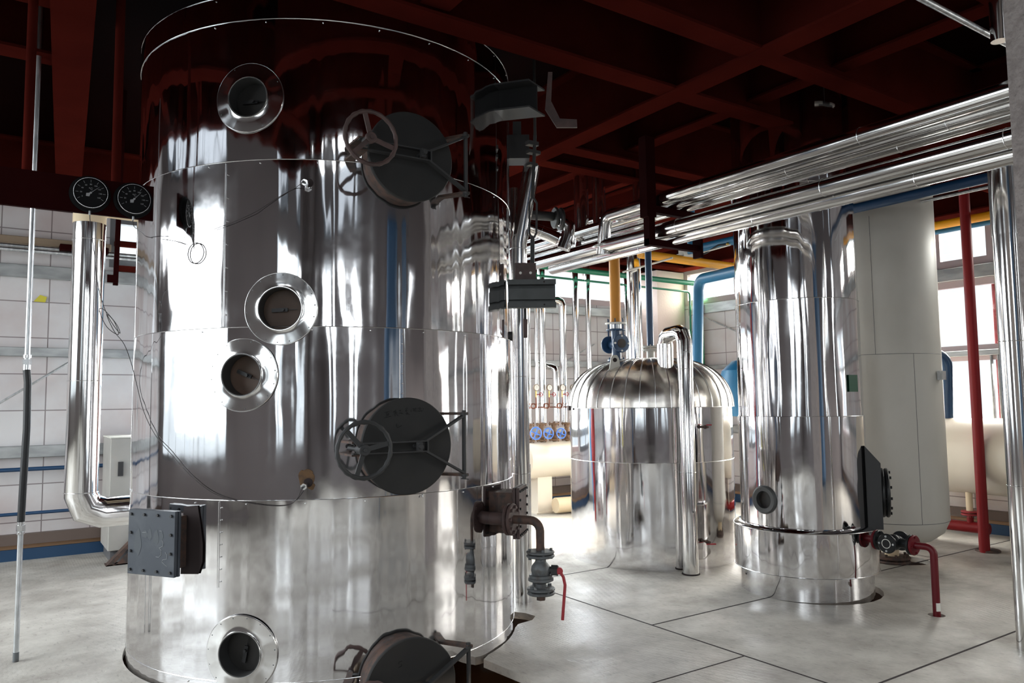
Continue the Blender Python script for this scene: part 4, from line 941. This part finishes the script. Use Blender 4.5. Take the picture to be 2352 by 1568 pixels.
# side manway box and flange, right
sd = (RT*.93-FW*.37).normalized(); sp_ = V((-sd.y, sd.x, 0)); zc = atd(2018, 1120, 6.9).z; c = V((CC.x, CC.y, zc))
mb = MB().prism([c+sd*.50+sp_*.24-Z*.28, c+sd*.50+sp_*.24+Z*.40, c+sd*.615+sp_*.24+Z*.26, c+sd*.615+sp_*.24-Z*.28], -sp_*.44)
bxp = part('side_nozzle', mb, 'dark_paint', colm, 'dark tapered box nozzle on the right of the column')
part('blind_flange', MB().disc(c+sd*.63, sd, .205, .03, 48).disc(c+sd*.665, sd, .205, .03, 48).bolts(c+sd*.65, sd, .175, 12, .012, .09), 'valve_black', bxp)
# drain valve and red bent pipe
rb = atz(2152, 1411, 0); vy = lambda y: V((5.93, y, zv)); zv = atd(2040, 1240, 6.25).z
rv = thing('sight_valve', 'black cross shaped sight valve between two red flanges at the foot of the clad column', 'valve', (5.93, 3.4, zv-.1))
part('inlet_pipe', MB().cyl(vy(3.66), vy(3.57), .03, 18), 'red_paint', rv)
part('red_flange', MB().disc(vy(3.575), Y, .078, .02, 32), 'red_paint', rv); part('black_flange', MB().disc(vy(3.553), Y, .078, .02, 32).bolts(vy(3.56), Y, .06, 4, .009, .06, .7), 'valve_black', rv)
part('body', MB().cyl(vy(3.56), vy(3.28), .036, 24).ball(vy(3.43), .062, 20).cyl(vy(3.43)-X*.09, vy(3.43)+X*.09, .048, 24), 'valve_black', rv)
part('side_flange', MB().disc(vy(3.43)-X*.10, X, .076, .022, 36), 'valve_black', rv); part('side_flange', MB().disc(vy(3.43)+X*.10, X, .076, .022, 36), 'valve_black', rv)
part('glass_ring', MB().torus(vy(3.43)-X*.113, X, .034, .003, 32, 6), 'gauge_face', rv)
part('bolts', MB().bolts(vy(3.43)-X*.112, X, .056, 4, .009, .008, .78), 'galv', rv)
part('black_flange', MB().disc(vy(3.295), Y, .078, .02, 32), 'valve_black', rv); part('red_flange', MB().disc(vy(3.27), Y, .078, .022, 32).bolts(vy(3.265), Y, .06, 4, .009, .03, .7), 'red_paint', rv)
part('red_pipe', MB().tube(fillet([vy(3.27), V((rb.x, rb.y, zv)), V((rb.x, rb.y, -.2))], .055, 6), .027, 22), 'red_paint', rv, 'dark red bent drain pipe going into the floor')
part('bare_patch', MB().box(V((rb.x, rb.y, .06))-FW*.026, (.03, .006, .06), R3), 'gauge_face', rv)

# ================================================================== WHITE TANK
wt = thing('white_tank', 'tall matt white tank behind the clad column', 'tank', (WC.x, WC.y, 0))
zw = fz(2100, 1204, WC, WR); 
def ang(px, py): d = ray(px, py); return math.atan2(d.x, d.y)
WRr = WC.length*math.sin(ang(2183, 1180)-math.atan2(WC.x, WC.y))
part('shell', MB().lathe([(0, zw-.27), (WRr*.35, zw-.26), (WRr*.7, zw-.2), (WRr*.9, zw-.12), (WRr, zw), (WRr, 3.02), (WRr, 3.7), (WRr*.9, 3.82), (WRr*.6, 3.89), (0, 3.92)], WC, Z, 96), 'white_paint', wt)
part('weld_seam', MB().torus((WC.x, WC.y, zw), Z, WRr+.0005, .0025, 96, 5), 'frame_grey', wt)
for z in (fz(2060, 812, WC, WRr),): part('weld_seam', MB().torus((WC.x, WC.y, z), Z, WRr+.0003, .002, 96, 5), 'frame_grey', wt)
for px, za, zb2 in ((2108, fz(2060, 812, WC, WRr), zw), (2020, 3.4, fz(2060, 812, WC, WRr))):
    phi = onV(px, 1000, WRr, WC)[0]; part('vertical_weld', MB().cyl(pV(phi, za, .0005, WRr, WC), pV(phi, zb2, .0005, WRr, WC), .002, 5), 'frame_grey', wt)
phi, z = onV(2155, 862, WRr, WC); part('name_plate_box', MB().box(pV(phi, z, .03, WRr, WC), (.05, .08, .085), Matrix.Rotation(phi, 3, 'Z')), 'galv', wt)
part('bottom_nozzle', MB().cyl((WC.x, WC.y, zw-.25), (WC.x, WC.y, .03), .065, 28), 'foam', wt)
part('bottom_flange', MB().disc((WC.x, WC.y, .05), Z, .17, .03, 40).disc((WC.x, WC.y, .012), Z, .17, .03, 40).bolts((WC.x, WC.y, .04), Z, .14, 10, .013, .10), 'rusty', wt)

# ================================================================== RIGHT REAR
pb = atz(2262, 1268, 0)
pst = thing('red_post', 'dark red round post standing on the floor in front of the small window', 'post', pb)
part('post', MB().cyl(pb, pb+Z*3.98, .052, 28), 'bright_red', pst); part('base_rag', MB().disc(pb+Z*.008+X*.07, Z, .12, .03, 14), 'rusty', pst)
q = atd(2306, 950, 9.3); q2 = V((q.x, q.y, 0)); pipe('red_pipe', [q2, V((q.x, q.y, ZD))], .05, 'bright_red', 'red upright pipe behind the post, close to the right clad pipe')
a = atx(2220, 505, 8.9); pipe('yellow_pipe', [(8.9, a.y-2.2, a.z), (8.9, a.y+1.5, a.z)], .048, 'yellow_pipe', 'yellow pipe crossing above the small window at right')
a = atx(2220, 520, 9.1); pipe('light_blue_pipe', [(9.1, a.y-2.2, a.z), (9.1, a.y+1.5, a.z)], .03, 'blue_pipe', 'light blue pipe just under the yellow one at right')
a = atx(2220, 440, 7.4); pipe('thin_silver_pipe', [(7.4, a.y-2.2, a.z), (7.4, a.y+2, a.z)], .016, 'galv', 'thin silver pipe under the roof right of the white tank')
# beige horizontal tank
zc = (atd(2260, 960, 8.6).z+atd(2260, 1135, 8.6).z)/2; hr = (atd(2260, 960, 8.6).z-atd(2260, 1135, 8.6).z)/2
tk = thing('horizontal_tank', 'beige horizontal tank lying along the right wall', 'tank', (9.1, 4.4, 0))
part('shell', MB().lathe([(0, -.12), (hr*.6, -.09), (hr*.9, -.02), (hr, .06), (hr, 3.6), (hr*.9, 3.68), (hr*.6, 3.75), (0, 3.78)], (9.15, 2.3, zc), Y, 56), 'beige_paint', tk)
for y in (3.1, 5.0): part('saddle', MB().bx(9.0, 9.3, y, y+.12, 0, zc-hr*.8), 'beige_paint', tk)
part('drain_nozzle', MB().cyl((9.05, 4.34, zc-hr+.05), (9.05, 4.34, .30), .035, 18), 'foam', tk)
part('drain_flange', MB().disc((9.05, 4.34, .36), Z, .09, .02).disc((9.05, 4.34, .33), Z, .09, .02), 'lever_red', tk)
pipe('red_floor_pipe', [(9.05, 4.15, .19), (9.05, 6.4, .19)], .06, 'bright_red', 'thick red pipe lying low along the right wall', seg=24)
pipe('red_floor_stub', [(9.05, 4.34, .33), (9.05, 4.34, .2)], .035, 'bright_red', 'short red upright between drain flange and floor pipe')
# dark blue upright with flange right of the white tank
D = 8.9; a = atd(2180, 1000, D); du = thing('blue_upright', 'dark blue bent pipe with a flange right of the white tank', 'pipe', a-Z*.6)
part('pipe', MB().tube(fillet([atd(2120, 815, D), atd(2176, 815, D)+Z*.05, atd(2178, 1040, D), atd(2150, 1110, D)], .16, 6), .058, 24), 'navy', du)
part('flange', MB().disc(atd(2180, 1003, D), Z, .125, .02, 32).disc(atd(2180, 1009, D)-Z*.012, Z, .125, .02, 32).bolts(atd(2180, 1006, D), Z, .10, 8, .01, .08), 'navy', du)
# clad riser at the right edge
fb = atz(2369, 1492, 0); fp = thing('lagged_riser', 'shiny lagged riser in front of the right wall, beside the plaster column', 'pipe', (fb.x, fb.y, 0))
ztop = atd(2310, 385, fb.dot(FW)).z
part('lagging', MB().cyl((fb.x, fb.y, 0), (fb.x, fb.y, 2.95), .080, 40), 'clad_riser', fp); part('top_sleeve', MB().cyl((fb.x, fb.y, 2.72), (fb.x, fb.y, ztop), .083, 40), 'clad_pipe', fp)
for zz in (2.0, 1.05): part('joint_band', MB().torus((fb.x, fb.y, zz), Z, .081, .003, 36, 6), 'bead', fp)
a = atz(2250, 40, 3.85); pipe('thin_silver_pipe', [(2.6, 2.13, 3.86), (6.9, 2.13, 3.86)], .018, 'galv', 'thin silver pipe under the roof at the top right corner')
pipe('drain_riser', [(4.95, 2.05, zu+.35), (4.95, 2.05, ZD)], .045, 'clad_pipe', 'dark lagged pipe rising to the roof beside the plaster column')
# made-up fixture: pale plates and rod for bright gaps around a pipe
lf = thing('gap_fixture', 'made-up rod fixture whose pale plates imitate bright gaps in the dark roof at right', 'fixture', atz(1960, 200, 4.2))
p, q = atz(1942, 196, 4.2), atz(1978, 210, 4.2)
part('tube', MB().cyl(p, q, .02, 14), 'frame_grey', lf)
part('end_plate', MB().box(p, (.12, .06, .02)), 'gauge_face', lf); part('end_plate', MB().box(q, (.10, .05, .02)), 'gauge_face', lf)
part('drop_rod', MB().cyl((p+q)/2, (p+q)/2+Z*(ZD-4.2), .008, 8), 'frame_grey', lf)

# ================================================================== FAR CORNER: green, yellow and blue pipes
zz = aty(1480, 637, 8.95).z
pipe('green_pipe', [(6.0, 8.95, zz), (min(9.86, aty(1617, 662, 8.9).x), 8.9, zz-.02), (min(9.86, aty(1617, 662, 8.9).x), 8.9, 0)], .042, 'green_pipe', 'green pipe along the far wall that bends down behind the domed tank', rad=.12, n=6)
zz2 = aty(1480, 657, 9.0).z
pipe('green_pipe', [(6.0, 9.0, zz2), (aty(1584, 672, 9.0).x, 9.0, zz2-.02), (aty(1584, 672, 9.0).x, 9.0, 0)], .016, 'green_pipe', 'thin green pipe just below the thick green one', rad=.06, n=5)
D = 9.9; pipe('blue_pipe', [atd(1602, 850, D), atd(1604, 642, D), atd(1710, 618, D-1)], .068, 'blue_pipe', 'light blue pipe that rises behind the domed tank and bends right', rad=.14, n=7)
pipe('yellow_pipe', [atd(1470, 583, 8.9), atd(1700, 615, 9.9)], .052, 'yellow_pipe', 'bright yellow pipe under the bundle left of the clad column')
pipe('pale_conduit', [atd(1430, 625, 9.2), atd(1545, 592, 8.9)], .012, 'gauge_face', 'thin pale conduit under the yellow pipe', seg=10)
ba = atd(1712, 905, 9.7)
single('blue_vessel', MB().cyl(V((ba.x, ba.y, 0))+RT*.2, V((ba.x, ba.y, ba.z-.15))+RT*.2, .05, 24).lathe([(0, -.30), (.2, -.27), (.30, -.12), (.33, .1), (.28, .30), (.15, .42), (0, .45)], ba, Z, 40), 'blue_pipe', 'rounded light blue vessel between domed tank and clad column', 'tank')

# ================================================================== MANIFOLD ON THE FAR WALL
hy = 9.30; hz = (aty(1260, 1020, hy-.25).z+aty(1260, 1095, hy-.2).z)/2; hr = .265
hd = thing('steam_header', 'cream horizontal header tank on a pedestal behind the risers', 'tank', (6.8, hy, 0))
hxa, hxb = aty(1195, 1050, hy).x, aty(1420, 1050, hy).x
part('shell', MB().lathe([(0, -.1), (hr*.7, -.06), (hr, .04), (hr, hxb-hxa), (hr*.7, hxb-hxa+.1), (0, hxb-hxa+.12)], (hxa, hy, hz), X, 48), 'beige_paint', hd)
sx_ = aty(1243, 1140, hy).x; part('pedestal', MB().bx(sx_-.13, sx_+.13, hy-.1, hy+.1, .02, hz-hr+.03), 'beige_paint', hd); part('foot_plate', MB().bx(sx_-.18, sx_+.18, hy-.14, hy+.14, 0, .02), 'beige_paint', hd)
single('lagging_roll', MB().tube([(aty(1285, 1140, 8.9).x, 9.0, .13), (aty(1340, 1140, 8.9).x+.5, 8.9, .13)], .11, 20), 'foam', 'cream roll of lagging lying on the floor under the header tank', 'roll')
htop = hz+hr
GRP = 'risers on the header tank'
for k, (px, r, zt, el, off) in enumerate(((1212, .045, 3.9, 0, 0), (1232, .030, 3.9, 0, .02), (1246, .050, 3.9, 0, -.02), (1293, .058, None, 1, 0), (1323, .052, 4.5, 0, .05), (1352, .045, 4.5, 0, .1), (1441, .05, 3.7, 0, .2))):
    labs = ('leftmost pale lagged riser beside the tower riser', 'thin lagged riser second from the left over the header', 'thick lagged riser with a dark edge over the header', 'lagged riser with an elbow top over the header tank', 'lagged riser right of the one with the elbow top', 'lagged riser left of the orange pipe', 'slim lagged riser just right of the orange pipe')
    yy = hy+off; x = aty(px, 800, yy).x; zb = .0 if px > 1400 else htop-.03 if px > 1310 else htop+.28
    if el:
        zt = aty(px, 690, yy).z; pts = [(x, yy, zb), (x, yy, zt), (x-.45, yy+.1, zt)]
        pipe('header_riser', pts, r, 'clad_riser', labs[k], rad=.09, n=2, bands=((0, .35), (0, .75)), group=GRP)
    else: pipe('header_riser', [(x, yy, zb), (x, yy, zt)], r, 'clad_riser', labs[k], bands=((0, .4), (0, .72)), group=GRP)
x = aty(1262, 850, hy).x; pipe('header_riser', [(x+.08, hy-.05, htop+.3), (x+.08, hy-.05, aty(1262, 845, hy).z), (x-.1, hy+.2, aty(1262, 838, hy).z+.02)], .05, 'clad_riser', 'short lagged riser with elbow behind the small gauges', rad=.07, n=2, group=GRP)
D = 9.3; a = atd(1460, 800, D); pipe('lagged_riser', [V((a.x, a.y, .0)), V((a.x, a.y, 3.6))], .085, 'clad_riser', 'thick lagged riser between the orange and dark blue pipes', bands=((0, .9), (0, .6)))
for k, px in enumerate((1216, 1244, 1273, 1302)):
    x = aty(px, 1000, hy).x; vv = thing('gate_valve', ('leftmost rusty brown valve on the header tank', 'second rusty brown valve from the left on the header', 'third rusty brown valve from the left, its bonnet tallest', 'rightmost rusty brown valve on the header, beside the domed tank')[k], 'valve', (x, hy, htop-.02), 'brown valves on the header tank')
    z = htop-.03
    part('body', MB().lathe([(.028, 0), (.028, .05), (.045, .08), (.062, .13), (.05, .18), (.032, .22), (.045, .26), (.045, .30)], (x, hy, z), Z, 20).cyl((x, hy, z+.14), (x, hy-.13, z+.14), .03, 14), 'valve_rust', vv)
    part('flange', MB().disc((x, hy, z+.05), Z, .085, .022, 24).bolts((x, hy, z+.05), Z, .065, 4, .009, .06), 'valve_rust', vv)
    part('flange', MB().disc((x, hy, z+.29), Z, .085, .022, 24).bolts((x, hy, z+.29), Z, .065, 4, .009, .06), 'valve_rust', vv)
for k, (px, r) in enumerate(((1231, .085), (1260, .075), (1289, .072))):
    c = aty(px, 995, hy-.22); hw = thing('valve_handwheel', ('leftmost and largest blue valve handwheel on the header', 'middle blue valve handwheel on the header', 'rightmost blue valve handwheel on the header')[k], 'handwheel', c-Z*r, 'blue handwheels of the header')
    handwheel(hw, c, -Y*.9-X*.2, r, .010, .4, 'wheel_blue', 'rim', 4, False, .008)
    part('spindle', MB().cyl(c, V((c.x+.03, hy-.02, c.z)), .012, 10), 'valve_rust', hw)
for k, px in enumerate((1231, 1261, 1291, 1315)):
    yy = hy-.12; c = aty(px, 890, yy); gg = thing('small_gauge', ('leftmost small white dial gauge above the header', 'second small white dial gauge from the left above the header', 'third small white dial gauge from the left above the header', 'small white dial gauge half hidden by the domed lid')[k], 'gauge', c-Z*.3, 'small gauges above the header')
    part('case', MB().lathe([(0, 0), (.05, 0), (.052, .02), (.046, .024)], c, -Y, 28), 'tan_steel', gg); part('dial', MB().disc(c-Y*.02, -Y, .043, .004, 28), 'gauge_face', gg)
    part('needle', MB().box(c-Y*.0235+Z*.01, (.003, .001, .04)), 'ink', gg)
    part('stem', MB().cyl(c-Z*.05, c-Z*.14, .010, 10), 'brass', gg)
    part('cock_wheel', MB().torus(c-Z*.10+X*.06-Y*.04, -Y, .026, .006, 20, 6).cyl(c-Z*.10, c-Z*.10+X*.06-Y*.04, .006, 8), 'lever_red', gg)
    pg = [c-Z*.14, c-Z*.27]+[c-Z*.27+X*(-.045+.045*math.cos(t))-Z*.035*math.sin(t)+Y*.012*t/6 for t in [i*PI/5 for i in range(1, 13)]]+[c-Z*.29-X*.11, c-Z*.29-X*.11+Y*.16]
    part('siphon_coil', MB().tube(pg, .009, 8), 'copper_old', gg)

# ================================================================== added unseen stand-ins that colour the reflections in the cladding
def plain_tank(x, y, r, h, m, lab):
    t = thing('reflection_tank', lab, 'tank', (x, y, 0))
    part('shell', MB().lathe([(0, .25), (r*.8, .28), (r, .4), (r, h-.12), (r*.8, h-.03), (0, h)], (x, y, 0), Z, 40), m, t)
    for i in range(3): a = 2*PI*i/3+.5; part('leg', MB().cyl((x+r*.8*math.cos(a), y+r*.8*math.sin(a), 0), (x+r*.8*math.cos(a), y+r*.8*math.sin(a), .4), .04, 12), m, t)
plain_tank(3.6, -2.6, .8, 4.4, 'machine_blue', 'added blue stand-in tank behind the camera, colouring the tower reflections')
plain_tank(2.2, 8.6, .24, 3.3, 'blue_pipe', 'added slim blue stand-in tank behind the tower, colouring the domed tank reflections')
pipe('reflection_upright', [(2.85, 7.9, 0), (2.85, 7.9, ZD)], .15, 'bright_red', 'added thick red stand-in upright behind the tower, colouring the domed tank reflections', 'post')
